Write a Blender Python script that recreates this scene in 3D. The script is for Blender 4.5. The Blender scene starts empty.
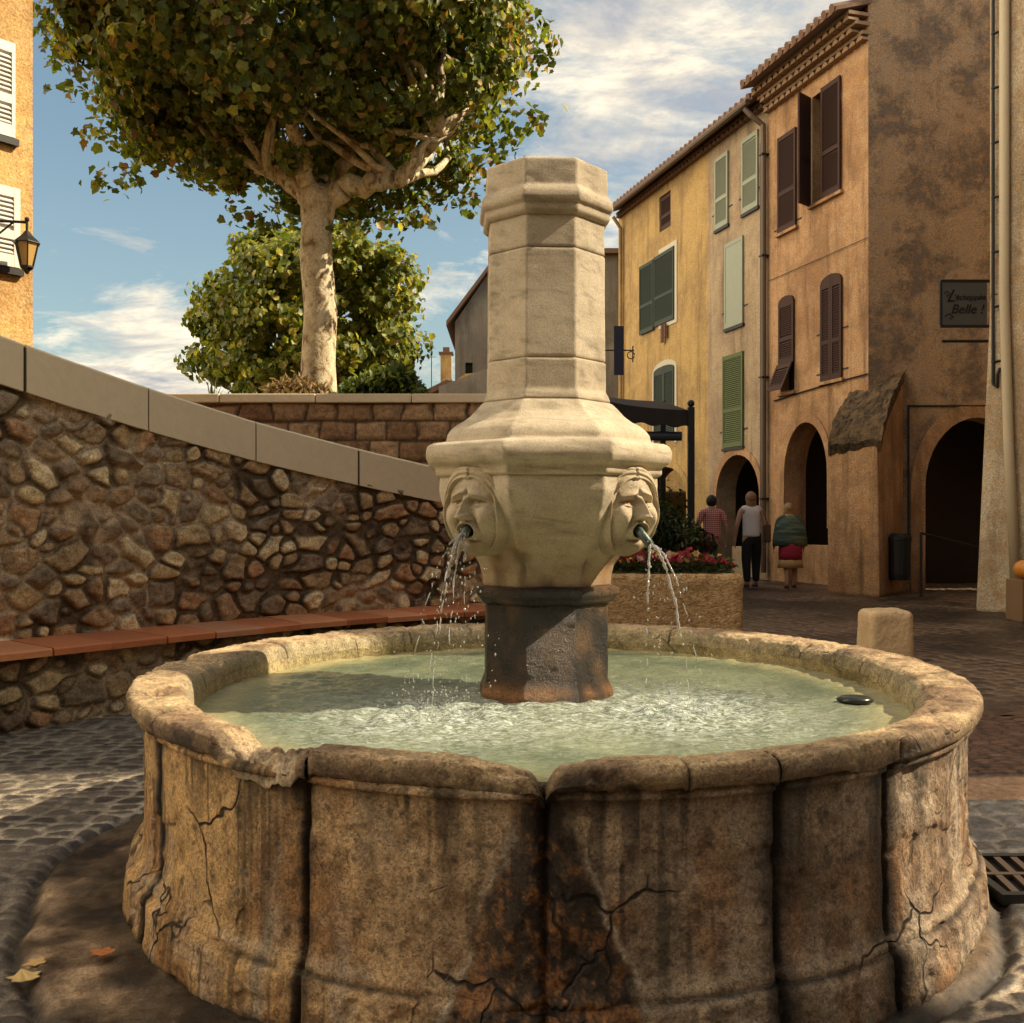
import bpy, math, random
import numpy as np
from mathutils import Vector, Matrix
from mathutils.geometry import tessellate_polygon
R = math.radians
C = bpy.context.scene.collection
rnd = random.Random(7)
CAMZ = 1.25
# ------------------------------------------------------------------ camera
sc = bpy.context.scene
cd = bpy.data.cameras.new('camera'); cam = bpy.data.objects.new('camera', cd); C.objects.link(cam)
cam.location = (0, 0, CAMZ); cam.rotation_euler = (R(90), 0, 0)
cd.sensor_width = 36; cd.lens = 35.16; cd.shift_y = 5.5/1024; cd.clip_start = .05; cd.clip_end = 2000
sc.camera = cam
# ------------------------------------------------------------------ light
SUN_EL, SUN_AZ = 40.0, 91.0          # azimuth clockwise from +Y
sd = Vector((math.sin(R(SUN_AZ))*math.cos(R(SUN_EL)), math.cos(R(SUN_AZ))*math.cos(R(SUN_EL)), math.sin(R(SUN_EL))))
ld = bpy.data.lights.new('sun', 'SUN'); ld.energy = 5.0; ld.angle = R(.5); ld.color = (1, .84, .60)
sun = bpy.data.objects.new('sun', ld); C.objects.link(sun); sun.location = (20, 5, 25)
sun.rotation_euler = sd.to_track_quat('Z', 'Y').to_euler()
sc.view_settings.view_transform = 'Standard'; sc.view_settings.look = 'None'
sc.view_settings.exposure = 0.57; sc.view_settings.gamma = 1
sc.cycles.max_bounces = 6; sc.cycles.diffuse_bounces = 3; sc.cycles.glossy_bounces = 3
sc.cycles.transmission_bounces = 4; sc.cycles.transparent_max_bounces = 6; sc.cycles.caustics_reflective = False
sc.cycles.caustics_refractive = False; sc.cycles.sample_clamp_indirect = 6

class NT:
    """small node-writing helper"""
    def __init__(s, tree): s.t = tree; s.n = tree.nodes; s.l = tree.links
    def node(s, kind, ins=None, **kw):
        n = s.n.new(kind)
        for k, v in kw.items(): setattr(n, k, v)
        for k, v in (ins or {}).items():
            if v is None: continue
            i = n.inputs[k]
            if isinstance(v, bpy.types.NodeSocket): s.l.new(v, i)
            else: i.default_value = v
        return n
    def geo(s): return s.node('ShaderNodeNewGeometry').outputs['Position']
    def mapv(s, v, scale=(1,1,1), rot=(0,0,0), loc=(0,0,0)):
        return s.node('ShaderNodeMapping', {'Vector': v, 'Scale': scale, 'Rotation': rot, 'Location': loc}).outputs[0]
    def noise(s, v, scale=5, detail=4, rough=.55, dist=0, col=False):
        n = s.node('ShaderNodeTexNoise', {'Vector': v, 'Scale': scale, 'Detail': detail, 'Roughness': rough, 'Distortion': dist})
        return n.outputs['Color' if col else 'Fac']
    def vor(s, v, scale=5, feat='F1', out='Distance', rand=1):
        return s.node('ShaderNodeTexVoronoi', {'Vector': v, 'Scale': scale, 'Randomness': rand}, feature=feat).outputs[out]
    def ramp(s, f, stops, interp='LINEAR'):
        n = s.node('ShaderNodeValToRGB', {'Fac': f}); cr = n.color_ramp; cr.interpolation = interp
        while len(cr.elements) < len(stops): cr.elements.new(.5)
        for e, (p, c) in zip(cr.elements, stops):
            e.position = p
            e.color = (c, c, c, 1) if isinstance(c, (int, float)) else (*c, 1)
        return n.outputs[0]
    def mix(s, f, a, b, mode='MIX'):
        n = s.n.new('ShaderNodeMix'); n.data_type = 'RGBA'; n.blend_type = mode; n.clamp_factor = True
        for i, v in ((0, f), (6, a), (7, b)):
            if isinstance(v, bpy.types.NodeSocket): s.l.new(v, n.inputs[i])
            elif i == 0: n.inputs[0].default_value = v
            else: n.inputs[i].default_value = (*v, 1) if len(v) == 3 else v
        return n.outputs[2]
    def math(s, op, a, b=0.0, clamp=False):
        n = s.node('ShaderNodeMath', operation=op); n.use_clamp = clamp
        for i, v in ((0, a), (1, b)):
            if isinstance(v, bpy.types.NodeSocket): s.l.new(v, n.inputs[i])
            else: n.inputs[i].default_value = v
        return n.outputs[0]
    def attr(s, name='Col'): return s.node('ShaderNodeAttribute', attribute_name=name)
    def bump(s, h, strength=.5, dist=.01, normal=None):
        return s.node('ShaderNodeBump', {'Height': h, 'Strength': strength, 'Distance': dist, 'Normal': normal}).outputs[0]

def mat(name, f):
    m = bpy.data.materials.new(name); m.use_nodes = True
    t = NT(m.node_tree); b = m.node_tree.nodes['Principled BSDF']
    f(t, b); return m
def setin(t, b, **kw):
    for k, v in kw.items():
        k = k.replace('_', ' ')
        if isinstance(v, bpy.types.NodeSocket): t.l.new(v, b.inputs[k])
        elif isinstance(v, tuple) and len(v) == 3: b.inputs[k].default_value = (*v, 1)
        else: b.inputs[k].default_value = v

# ------------------------------------------------------------------ world: Nishita sky and drifting cloud, with an added bright bank off to the left
w = bpy.data.worlds.new('World'); sc.world = w; w.use_nodes = True
t = NT(w.node_tree); bg = w.node_tree.nodes['Background']
sky = t.node('ShaderNodeTexSky', sky_type='NISHITA'); sky.sun_disc = False
sky.sun_elevation = R(SUN_EL); sky.sun_rotation = R(SUN_AZ); sky.air_density = 1.2; sky.dust_density = 2.2; sky.ozone_density = 1.5
dirv = t.node('ShaderNodeTexCoord').outputs['Generated']
sep = t.node('ShaderNodeSeparateXYZ', {0: dirv})
zz = t.math('MAXIMUM', t.math('ADD', sep.outputs[2], .22), .05)
px_ = t.math('DIVIDE', sep.outputs[0], zz); py_ = t.math('DIVIDE', sep.outputs[1], zz)
cv = t.node('ShaderNodeCombineXYZ', {0: px_, 1: py_}).outputs[0]
n1 = t.noise(t.mapv(cv, (1.0, 1.5, 1), (0, 0, .5)), 2.3, 11, .66, .5)
def lobe(d, a, b):            # 0..1 inside a cone round direction d
    d = Vector(d).normalized()
    dp = t.node('ShaderNodeVectorMath', {0: dirv, 1: tuple(d)}, operation='DOT_PRODUCT').outputs['Value']
    return t.node('ShaderNodeMapRange', {'Value': dp, 'From Min': math.cos(R(b)), 'From Max': math.cos(R(a))}, interpolation_type='SMOOTHSTEP').outputs[0]
bias = t.math('MULTIPLY', lobe((.20, 1, .52), 2, 13), .17)
bias = t.math('ADD', bias, t.math('MULTIPLY', lobe((.10, 1, .36), 1, 7), .03))
bias = t.math('ADD', bias, t.math('MULTIPLY', lobe((-.42, 1, .15), 3, 12), .34))
bias = t.math('SUBTRACT', bias, t.math('MULTIPLY', lobe((-.46, 1, .38), 6, 17), .30))
bias = t.math('ADD', bias, t.math('MULTIPLY', lobe((-1, .0, .35), 30, 62), .45))
cl = t.math('ADD', n1, bias)
cf = t.ramp(cl, [(.50, 0), (.585, .45), (.70, 1)])
shade = t.noise(t.mapv(cv, (1, 1.8, 1), (0, 0, .5)), 3.6, 9, .62, .5)
ccol = t.ramp(shade, [(.34, (.33, .34, .37)), (.48, (.58, .53, .45)), (.62, (.98, .84, .62))])
skyc = t.mix(1, sky.outputs[0], (.104, .106, .092), 'MULTIPLY')
big = t.math('MULTIPLY', lobe((-1, -.1, .35), 20, 58), 2.6)  # unseen bright cloud bank added at left to light left-facing surfaces
ccol = t.mix(1, ccol, t.node('ShaderNodeCombineColor', {0: t.math('ADD', big, 1), 1: t.math('ADD', t.math('MULTIPLY', big, .92), 1), 2: t.math('ADD', t.math('MULTIPLY', big, .75), 1)}).outputs[0], 'MULTIPLY')
t.l.new(t.mix(cf, skyc, ccol), bg.inputs[0]); bg.inputs[1].default_value = 1.0

# ------------------------------------------------------------------ numpy noise
def _h(ix, iy, iz, seed):
    h = (ix*374761393 + iy*668265263 + iz*2147483647 + seed*974711) & 0xffffffff
    h = ((h ^ (h >> 13)) * 1274126177) & 0xffffffff
    h = ((h ^ (h >> 16)) * 2246822519) & 0xffffffff
    return ((h ^ (h >> 15)) & 0xffffff) / float(0xffffff)
def vn(x, y, z=0.0, seed=0):
    x, y, z = np.broadcast_arrays(np.asarray(x, float), np.asarray(y, float), np.asarray(z, float))
    ix, iy, iz = [np.floor(a).astype(np.int64) for a in (x, y, z)]
    fx, fy, fz = x-ix, y-iy, z-iz
    fx, fy, fz = [f*f*(3-2*f) for f in (fx, fy, fz)]
    r = 0
    for a in (0, 1):
        for b in (0, 1):
            for c in (0, 1):
                r = r + _h(ix+a, iy+b, iz+c, seed)*(fx if a else 1-fx)*(fy if b else 1-fy)*(fz if c else 1-fz)
    return r
def fbm(x, y, z=0.0, o=4, seed=0, g=.5):
    s = 0; a = 1; n = 0
    for i in range(o):
        s = s + a*vn(x*2**i, y*2**i, z*2**i, seed+i*17); n += a; a *= g
    return s/n
def worley(u, v, seed=0, jit=.85, wv=.35):
    iu, iv = np.floor(u).astype(np.int64), np.floor(v).astype(np.int64)
    f1 = np.full(u.shape, 9.); f2 = f1.copy(); cid = np.zeros(u.shape); cx = np.zeros(u.shape); cy = np.zeros(u.shape)
    for a in (-2, -1, 0, 1, 2):
        for b in (-2, -1, 0, 1, 2):
            I, J = iu+a, iv+b
            sx = I+.5+(_h(I, J, 0, seed)-.5)*jit; sy = J+.5+(_h(I, J, 1, seed)-.5)*jit
            wgt = 1+(_h(I, J, 2, seed)-.5)*2*wv
            d = np.hypot(u-sx, v-sy)/wgt
            nr = d < f1
            f2 = np.where(nr, f1, np.minimum(f2, d)); f1 = np.where(nr, d, f1)
            cid = np.where(nr, _h(I, J, 3, seed), cid); cx = np.where(nr, u-sx, cx); cy = np.where(nr, v-sy, cy)
    return f1, f2, cid, cx, cy
def sst(a, b, x):
    q = np.clip((x-a)/(b-a), 0, 1); return q*q*(3-2*q)
def lerp(a, b, f): return a*(1-f)+b*f
def c3(c, like): return np.broadcast_to(np.array(c, float), like.shape+(3,))

# ------------------------------------------------------------------ objects
def tag(o, label=None, cat=None, group=None, kind=None):
    for k, v in (('label', label), ('category', cat), ('group', group), ('kind', kind)):
        if v: o[k] = v
    return o
def empty(name, loc, label, cat, group=None, kind=None):
    o = bpy.data.objects.new(name, None); C.objects.link(o); o.location = loc; o.empty_display_size = .1
    return tag(o, label, cat, group, kind)
def wloc(o):
    v = Vector((0, 0, 0))
    while o is not None: v += o.location; o = o.parent
    return v
def link(name, me, mats, parent=None, smooth=False, org=None):
    """me holds world coordinates; it is shifted so that the object's origin is sensible"""
    o = bpy.data.objects.new(name, me); C.objects.link(o)
    for m in (mats if isinstance(mats, (list, tuple)) else [mats]): me.materials.append(m)
    if parent is not None:
        me.transform(Matrix.Translation(-wloc(parent))); o.parent = parent
    else:
        n = len(me.vertices); a = np.empty(n*3); me.vertices.foreach_get('co', a); a = a.reshape(-1, 3)
        c = Vector(org) if org else Vector(((a[:, 0].min()+a[:, 0].max())/2, (a[:, 1].min()+a[:, 1].max())/2, a[:, 2].min()))
        me.transform(Matrix.Translation(-c)); o.location = c
    if smooth: me.polygons.foreach_set('use_smooth', [True]*len(me.polygons))
    return o
def mesh_np(name, V, F, col=None):
    V = np.asarray(V, float).reshape(-1, 3); F = np.asarray(F, np.int64); k = F.shape[1]
    me = bpy.data.meshes.new(name); me.vertices.add(len(V)); me.vertices.foreach_set('co', V.ravel())
    me.loops.add(F.size); me.loops.foreach_set('vertex_index', F.ravel())
    me.polygons.add(len(F)); me.polygons.foreach_set('loop_start', np.arange(len(F))*k)
    me.update(calc_edges=True)
    if col is not None:
        ca = me.color_attributes.new('Col', 'FLOAT_COLOR', 'POINT')
        c4 = np.ones((len(V), 4)); c4[:, :3] = np.asarray(col).reshape(-1, 3); ca.data.foreach_set('color', c4.ravel())
    return me
def grid_faces(n, m, wrap_m=False, mask=None):
    i = np.arange(n-1)[:, None]; j = np.arange(m if wrap_m else m-1)[None, :]
    j2 = (j+1) % m
    F = np.stack(np.broadcast_arrays(i*m+j, i*m+j2, (i+1)*m+j2, (i+1)*m+j), -1).reshape(-1, 4)
    if mask is not None:
        F = F[mask.reshape(-1)[F].all(axis=1)]
    return F
def grid_obj(name, P, mats, parent=None, col=None, wrap=False, mask=None, flip=False, smooth=True):
    n, m = P.shape[:2]; F = grid_faces(n, m, wrap, mask)
    if flip: F = F[:, ::-1]
    me = mesh_np(name, P, F, col)
    return link(name, me, mats, parent, smooth)

class MB:
    """collects plain shapes in world coordinates"""
    def __init__(s): s.v = []; s.f = []
    def add(s, vs, fs):
        k = len(s.v); s.v += [tuple(v) for v in vs]; s.f += [tuple(i+k for i in f) for f in fs]; return s
    def hexa(s, p):   # 8 points: bottom 4 ccw, top 4 ccw
        return s.add(p, [(3,2,1,0), (4,5,6,7), (0,1,5,4), (1,2,6,5), (2,3,7,6), (3,0,4,7)])
    def box(s, x0, x1, y0, y1, z0, z1):
        return s.hexa([(x0,y0,z0),(x1,y0,z0),(x1,y1,z0),(x0,y1,z0),(x0,y0,z1),(x1,y0,z1),(x1,y1,z1),(x0,y1,z1)])
    def fbox(s, fr, u0, u1, z0, z1, d0, d1):   # box in a facade frame
        return s.hexa([fr(u0,z0,d1), fr(u1,z0,d1), fr(u1,z0,d0), fr(u0,z0,d0), fr(u0,z1,d1), fr(u1,z1,d1), fr(u1,z1,d0), fr(u0,z1,d0)])
    def tube(s, pts, r, seg=8, cap=True):
        pts = [Vector(p) for p in pts]; n = len(pts); rs = r if isinstance(r, (list, tuple)) else [r]*n
        base = []; up = None
        for i, p in enumerate(pts):
            d = (pts[min(i+1, n-1)]-pts[max(i-1, 0)]).normalized()
            if up is None: up = Vector((0,0,1)) if abs(d.z) < .9 else Vector((1,0,0))
            a = d.cross(up).normalized(); b = a.cross(d).normalized(); up = b
            base.append([p+(a*math.cos(2*math.pi*k/seg)+b*math.sin(2*math.pi*k/seg))*rs[i] for k in range(seg)])
        vs = [v for ring in base for v in ring]; fs = []
        for i in range(n-1):
            for k in range(seg):
                k2 = (k+1) % seg; fs.append((i*seg+k, i*seg+k2, (i+1)*seg+k2, (i+1)*seg+k))
        if cap: fs.append(tuple(range(seg))[::-1]); fs.append(tuple((n-1)*seg+k for k in range(seg)))
        return s.add(vs, fs)
    def lathe(s, c, prof, seg=24, sq=1.0):
        vs = []; fs = []
        for r, z in prof:
            for k in range(seg):
                a = 2*math.pi*k/seg; vs.append((c[0]+r*math.cos(a), c[1]+r*math.sin(a)*sq, c[2]+z))
        for i in range(len(prof)-1):
            for k in range(seg):
                k2 = (k+1) % seg; fs.append((i*seg+k, i*seg+k2, (i+1)*seg+k2, (i+1)*seg+k))
        fs.append(tuple(range(seg))[::-1]); fs.append(tuple((len(prof)-1)*seg+k for k in range(seg)))
        return s.add(vs, fs)
    def ball(s, c, r, sx=1, sy=1, sz=1, seg=8, rings=5):
        prof = [(r*math.sin(math.pi*i/rings), -r*math.cos(math.pi*i/rings)) for i in range(1, rings)]
        vs = [(c[0], c[1], c[2]-r*sz)]
        for rr, z in prof:
            vs += [(c[0]+rr*sx*math.cos(2*math.pi*k/seg), c[1]+rr*sy*math.sin(2*math.pi*k/seg), c[2]+z*sz) for k in range(seg)]
        vs.append((c[0], c[1], c[2]+r*sz)); L = len(vs)-1
        fs = [(0, 1+(k+1) % seg, 1+k) for k in range(seg)]
        for i in range(len(prof)-1):
            for k in range(seg):
                a = 1+i*seg; fs.append((a+k, a+(k+1) % seg, a+seg+(k+1) % seg, a+seg+k))
        a = 1+(len(prof)-1)*seg
        fs += [(a+k, a+(k+1) % seg, L) for k in range(seg)]
        return s.add(vs, fs)
    def plate(s, outer, holes, fr, d0, d1):
        """polygon with holes in a facade frame, given thickness from depth d0 to d1"""
        loops = [outer]+list(holes)
        tri = tessellate_polygon([[Vector((u, z, 0)) for u, z in L] for L in loops])
        flat = [p for L in loops for p in L]; n = len(flat)
        vs = [fr(u, z, d1) for u, z in flat]+[fr(u, z, d0) for u, z in flat]
        fs = []
        for a, b, c in tri:
            fs.append((a, b, c)); fs.append((n+c, n+b, n+a))
        k = 0
        for L in loops:
            m = len(L)
            for i in range(m): fs.append((k+i, k+(i+1) % m, n+k+(i+1) % m, n+k+i))
            k += m
        return s.add(vs, fs)
    def build(s, name, m, parent=None, smooth=False, bevel=0, org=None):
        me = bpy.data.meshes.new(name); me.from_pydata(s.v, [], s.f)
        import bmesh
        b = bmesh.new(); b.from_mesh(me); bmesh.ops.recalc_face_normals(b, faces=b.faces)
        if bevel:
            es = [e for e in b.edges if len(e.link_faces) == 2 and e.calc_face_angle(0) > .6]
            bmesh.ops.bevel(b, geom=es, offset=bevel, segments=2, affect='EDGES', profile=.6)
        b.to_mesh(me); b.free()
        return link(name, me, m, parent, smooth, org)

class Frame:
    """vertical plane: u along it, z up, d outwards"""
    def __init__(s, o, u): s.o = Vector((o[0], o[1], 0)); s.u = Vector((u[0], u[1], 0)).normalized(); s.n = None
    def out(s, n): s.n = Vector((n[0], n[1], 0)).normalized(); return s
    def __call__(s, u, z, d=0.0):
        p = s.o+s.u*u+s.n*d; return (p.x, p.y, z)
    def at(s, px, py=517):   # where the photograph's ray meets this plane
        r = (px-512)/1000; u = (s.o.x-r*s.o.y)/(r*s.u.y-s.u.x); Y = s.o.y+u*s.u.y
        return u, CAMZ+(517-py)/1000*Y
def resamp(pts, step):
    pts = np.array(pts, float); d = np.r_[0, np.cumsum(np.linalg.norm(np.diff(pts, axis=0), axis=1))]
    n = max(2, int(round(d[-1]/step))+1); s = np.linspace(0, d[-1], n)
    return np.stack([np.interp(s, d, pts[:, i]) for i in range(pts.shape[1])], -1), s
def arc_pts(u0, u1, zs, rise, n=14):   # from (u1,zs) over the arch to (u0,zs)
    c = (u0+u1)/2; h = (u1-u0)/2
    return [(c+h*math.cos(math.pi*i/n), zs+rise*math.sin(math.pi*i/n)) for i in range(n+1)]
def arch_hole(u0, u1, zb, zs, rise, n=14): return [(u0, zb), (u1, zb)]+arc_pts(u0, u1, zs, rise, n)

# ------------------------------------------------------------------ materials
def plain(name, col, rough=.7, metal=0, bump=0, scale=40, var=.25):
    def f(t, b):
        v = t.geo(); n = t.noise(v, scale, 4, .6); n2 = t.noise(v, scale*.12, 3, .6)
        c = t.mix(t.math('MULTIPLY', n, var*1.5), col, tuple(x*.45 for x in col))
        c = t.mix(t.math('MULTIPLY', n2, var), c, tuple(min(1, x*1.5) for x in col))
        setin(t, b, Base_Color=c, Roughness=rough, Metallic=metal)
        if bump: setin(t, b, Normal=t.bump(n, bump, .01))
    return mat(name, f)
def stone_attr(name, rough=.75, bump=.6, cracks=0.0, pit=.5, scale=1.0, wet=False, spec=.35, contrast=True):
    """stone whose colour comes from the modelled 'Col' attribute, broken up by fine grain, pits and cracks"""
    def f(t, b):
        v = t.geo(); base = t.attr().outputs['Color']
        g1 = t.noise(v, 14*scale, 8, .68); g2 = t.noise(v, 110*scale, 6, .75); g3 = t.noise(v, 260*scale, 2, .6); g4 = t.noise(v, 30*scale, 7, .74)
        c = t.mix(1, base, t.ramp(g1, [(.34, (.68, .65, .62)), (.5, (1, 1, 1)), (.66, (1.22, 1.2, 1.15))] if contrast else [(.28, (.80, .77, .74)), (.5, (1, 1, 1)), (.72, (1.12, 1.10, 1.07))]), 'MULTIPLY')
        c = t.mix(1, c, t.ramp(g2, [(.37, (.55, .52, .50)), (.51, (1, 1, 1)), (.64, (1.34, 1.3, 1.24))] if contrast else [(.36, (.80, .78, .76)), (.51, (1, 1, 1)), (.66, (1.12, 1.1, 1.08))]), 'MULTIPLY')
        c = t.mix(1, c, t.ramp(g4, [(.34, (.58, .54, .50)), (.46, (.96, .96, .96)), (.66, (1.22, 1.2, 1.16))]), 'MULTIPLY') if contrast else c
        pits = t.ramp(g3, [(.30, 0), (.42, 1)])
        c = t.mix(t.math('MULTIPLY', t.math('SUBTRACT', 1, pits), pit), c, (.03, .02, .015))
        h = t.math('ADD', t.math('MULTIPLY', g4, 1.0 if contrast else .3), t.math('ADD', t.math('MULTIPLY', g2, .5), t.math('MULTIPLY', pits, .22)))
        if cracks:
            wv = t.node('ShaderNodeVectorMath', {0: v, 1: t.node('ShaderNodeVectorMath', {0: t.noise(v, 4.5, 3, .5, col=True), 'Scale': .26}, operation='SCALE').outputs[0]}, operation='ADD').outputs[0]
            e = t.vor(wv, 3.3, 'DISTANCE_TO_EDGE'); line = t.ramp(e, [(0, 1), (.008, .8), (.018, 0)])
            msk = t.ramp(t.noise(v, 2.2, 2, .5), [(.53, 0), (.60, 1)])
            k = t.math('MULTIPLY', t.math('MULTIPLY', line, msk), cracks)
            c = t.mix(k, c, (.018, .011, .007)); h = t.math('SUBTRACT', h, t.math('MULTIPLY', k, 1.3))
            e2 = t.vor(t.mapv(wv, (1, 1, 1), (.4, .9, .3), (3, 1, 2)), 4.1, 'DISTANCE_TO_EDGE')
            k2 = t.math('MULTIPLY', t.ramp(e2, [(0, 1), (.014, 0)]), t.ramp(t.noise(t.mapv(v, loc=(5, 5, 5)), 2.2, 2, .5), [(.57, 0), (.64, .45)]))
            c = t.mix(k2, c, (.55, .43, .32))
        r = t.ramp(g1, [(.3, rough-.15), (.7, min(1, rough+.12))])
        setin(t, b, Base_Color=c, Roughness=r, Normal=t.bump(h, bump, .012)); b.inputs['Specular IOR Level'].default_value = spec
    return mat(name, f)
def plaster(name, col, dark, stain=.5, sc_=1.0, patch=(.55, .40, .24), streak=.9, lo=.42, hi=.58):
    def f(t, b):
        v = t.geo(); n1 = t.noise(v, .9*sc_, 8, .66, .3); n2 = t.noise(v, 5*sc_, 8, .7); n3 = t.noise(v, 45, 4, .7)
        st = t.noise(t.mapv(v, (3.2, 3.2, .35)), 1.4, 6, .65)
        c = t.mix(t.ramp(n1, [(lo, 0), (hi, stain)]), col, dark)
        c = t.mix(t.ramp(n2, [(.50, 0), (.60, .5)]), c, patch)
        c = t.mix(t.ramp(st, [(.50, 0), (.72, stain*streak)]), c, tuple(x*.5 for x in dark))
        c = t.mix(1, c, t.ramp(n3, [(.36, (.66, .63, .60)), (.64, (1.22, 1.22, 1.22))]), 'MULTIPLY')
        chip = t.ramp(t.noise(v, 2.3*sc_, 9, .72), [(.63, 0), (.65, 1)]); c = t.mix(t.math('MULTIPLY', chip, .55), c, tuple(x*.75+.06 for x in patch))
        grime = t.ramp(t.noise(t.mapv(v, (1, 1, 1), (0, 0, 0), (7, 3, 1)), 1.7*sc_, 9, .75), [(.56, 0), (.66, .55*stain)]); c = t.mix(grime, c, tuple(x*.55 for x in dark))
        h = t.math('ADD', n2, t.math('ADD', t.math('MULTIPLY', n3, .4), t.math('MULTIPLY', chip, -.25)))
        setin(t, b, Base_Color=c, Roughness=.92, Normal=t.bump(h, .65, .03))
    return mat(name, f)
M = {}
M['stone'] = stone_attr('old basin stone', .62, 1.0, 1.0, .55)
M['rimstone'] = stone_attr('worn rim stone', .55, 1.0, .45, .5)
M['column'] = stone_attr('carved limestone', .8, .55, .0, .22, 1.3, spec=.25, contrast=False)
M['wet'] = stone_attr('wet algae stone', .35, 1.0, 0, .6, 1.2, spec=.5)
M['rubble'] = stone_attr('rubble stone', .85, 1.0, 0, .35, .9, spec=.25)
M['cobble'] = stone_attr('street cobble', .42, .5, 0, .35, 1.2, spec=.5)
M['tile'] = plain('terracotta tile', (.42, .13, .05), .75, 0, .4, 22, .55)
M['coping'] = plain('pale limestone coping', (.76, .63, .43), .85, 0, .35, 16, .25)
M['metal'] = plain('dark painted iron', (.035, .035, .035), .5, .6)
M['lead'] = plain('greenish lead', (.10, .13, .12), .45, .7, .3, 80)
# ------------------------------------------------------------------ ground
CX, CY = .138, 3.83           # centre of the basin
def street_mat(t, b):
    v = t.geo(); n = t.noise(v, 1.3, 7, .65); n2 = t.noise(v, 22, 6, .75); e = t.vor(t.mapv(v, (1, 1.6, 1)), 7.5, 'DISTANCE_TO_EDGE')
    joint = t.ramp(e, [(0, 1), (.09, 0)])
    c = t.ramp(n, [(.3, (.022, .015, .011)), (.5, (.048, .032, .022)), (.7, (.11, .07, .045))])
    c = t.mix(t.math('MULTIPLY', joint, .35), c, (.10, .075, .055))
    c = t.mix(1, c, t.ramp(n2, [(.35, (.5, .5, .5)), (.7, (1.7, 1.6, 1.5))]), 'MULTIPLY')
    h = t.math('ADD', t.math('MULTIPLY', n2, .6), t.math('MULTIPLY', joint, -.5))
    setin(t, b, Base_Color=c, Roughness=.62, Normal=t.bump(t.math('ADD', h, n), 1, .05))
M['street'] = mat('dark cobbled street', street_mat)
o = MB().add([(-400,-60,-.03),(400,-60,-.03),(400,900,-.03),(-400,900,-.03)], [(0,1,2,3)]).build('ground', M['street']); tag(o, kind='structure')
o = MB().add([(-4.5,6.28,-.012),(30,6.28,-.012),(30,60,-.012),(-4.5,60,-.012)], [(0,1,2,3)]).build('street', M['street']); tag(o, kind='structure')
xs = np.arange(-4.6, 4.6, .0145); ys = np.arange(1.0, 6.3, .0145)
X, Y = np.meshgrid(xs, ys, indexing='ij')
rr = np.hypot(X-CX, Y-CY); wx = X+.10*(fbm(X*1.1, Y*1.1, 0, 3, 5)-.5)*2; wy = Y+.10*(fbm(X*1.1, Y*1.1, 3, 3, 9)-.5)*2
def cob(U, V, seed, thick=.16):
    f1, f2, cid, cx, cy = worley(U, V, seed, .62, .16)
    e = (f2-f1); dome = sst(0.03, thick*2.0, e)
    return dome, cid
dA, iA = cob(wx/.125, wy/.085, 3); dB, iB = cob(wx/.10, wy/.06, 8); dC, iC = cob((wx+.4*wy)/.16, (wy-.25*wx)/.13, 12); dD, iD = cob((wx-.3*wy)/.125, wy/.10, 21)
right = X > .2
zB = sst(4.75, 4.95, Y+.12*(fbm(X*3, Y*3)-.5)); zS = sst(4.25, 4.33, Y-.05*X)*(1-zB); zC = sst(3.25, 3.35, Y)*(1-sst(4.25, 4.33, Y-.05*X))
wR = sst(.1, .5, X)
dome = np.where(right, dB*zB+.75*zS+dC*zC+dD*(1-sst(3.25, 3.35, Y)), dA); cid = np.where(right, np.where(zB > .5, iB, np.where(zC > .5, iC, iD)), iA)
g1 = fbm(X*9, Y*9, 0, 5, 31); g2 = fbm(X*45, Y*45, 0, 3, 33); big = fbm(X*.9, Y*.9, 0, 3, 40)
H = -.000+.008*dome+.005*(cid-.5)*dome+.006*(g1-.5)+.006*(g2-.5)
tilt = (cid*7 % 1)[..., None]
stoneL = lerp(c3((.055, .05, .047), X), c3((.17, .145, .115), X), cid[..., None])
stoneR = np.where(zB[..., None] > .5, lerp(c3((.13, .06, .035), X), c3((.20, .11, .07), X), tilt), np.where(zC[..., None] > .5, lerp(c3((.03, .03, .033), X), c3((.07, .068, .07), X), tilt), lerp(c3((.06, .058, .06), X), c3((.13, .12, .11), X), tilt)))
stoneR = np.where(zS[..., None] > .5, c3((.13, .075, .045), X), stoneR)
mort = np.where(right[..., None], np.where(zB[..., None] > .5, c3((.045, .028, .02), X), np.where(zC[..., None] > .5, c3((.20, .18, .16), X), c3((.42, .36, .28), X))), c3((.60, .52, .40), X))
mort = mort*lerp(.45, 1.25, sst(.35, .62, big))[..., None]
col = lerp(mort, np.where(right[..., None], stoneR, stoneL), sst(.45, .80, dome)[..., None])
# worn concrete apron around the foot of the basin
ang_ = np.clip((CY-Y)/np.maximum(rr, .1), 0, 1)**2; ra = 1.80+.10*ang_+.05*(fbm(X*2.2, Y*2.2, 0, 3, 51)-.5)*2-.26*sst(-.5, 1.1, X)-.12*sst(3.6, 5, Y)
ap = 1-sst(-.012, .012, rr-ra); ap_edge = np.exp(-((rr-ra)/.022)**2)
ac = lerp(c3((.06, .036, .020), X), c3((.38, .27, .17), X), sst(.40, .60, .5*g1+.5*fbm(X*3, Y*3, 0, 4, 61))[..., None])
ac = ac*(.6+.8*fbm(X*30, Y*30, 0, 3, 64))[..., None]
ac = ac*lerp(1, .25, sst(.48, .60, fbm(X*2.4, Y*2.4, 0, 4, 66)))[..., None]
H = lerp(H, .012+.022*(fbm(X*4, Y*4, 0, 6, 71)-.5)+.012*(g2-.5)+.010*(fbm(X*20, Y*20, 0, 4, 73)-.5), ap)-.030*ap_edge
col = lerp(col, ac, ap[..., None])*(1-.75*ap_edge[..., None])
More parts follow.
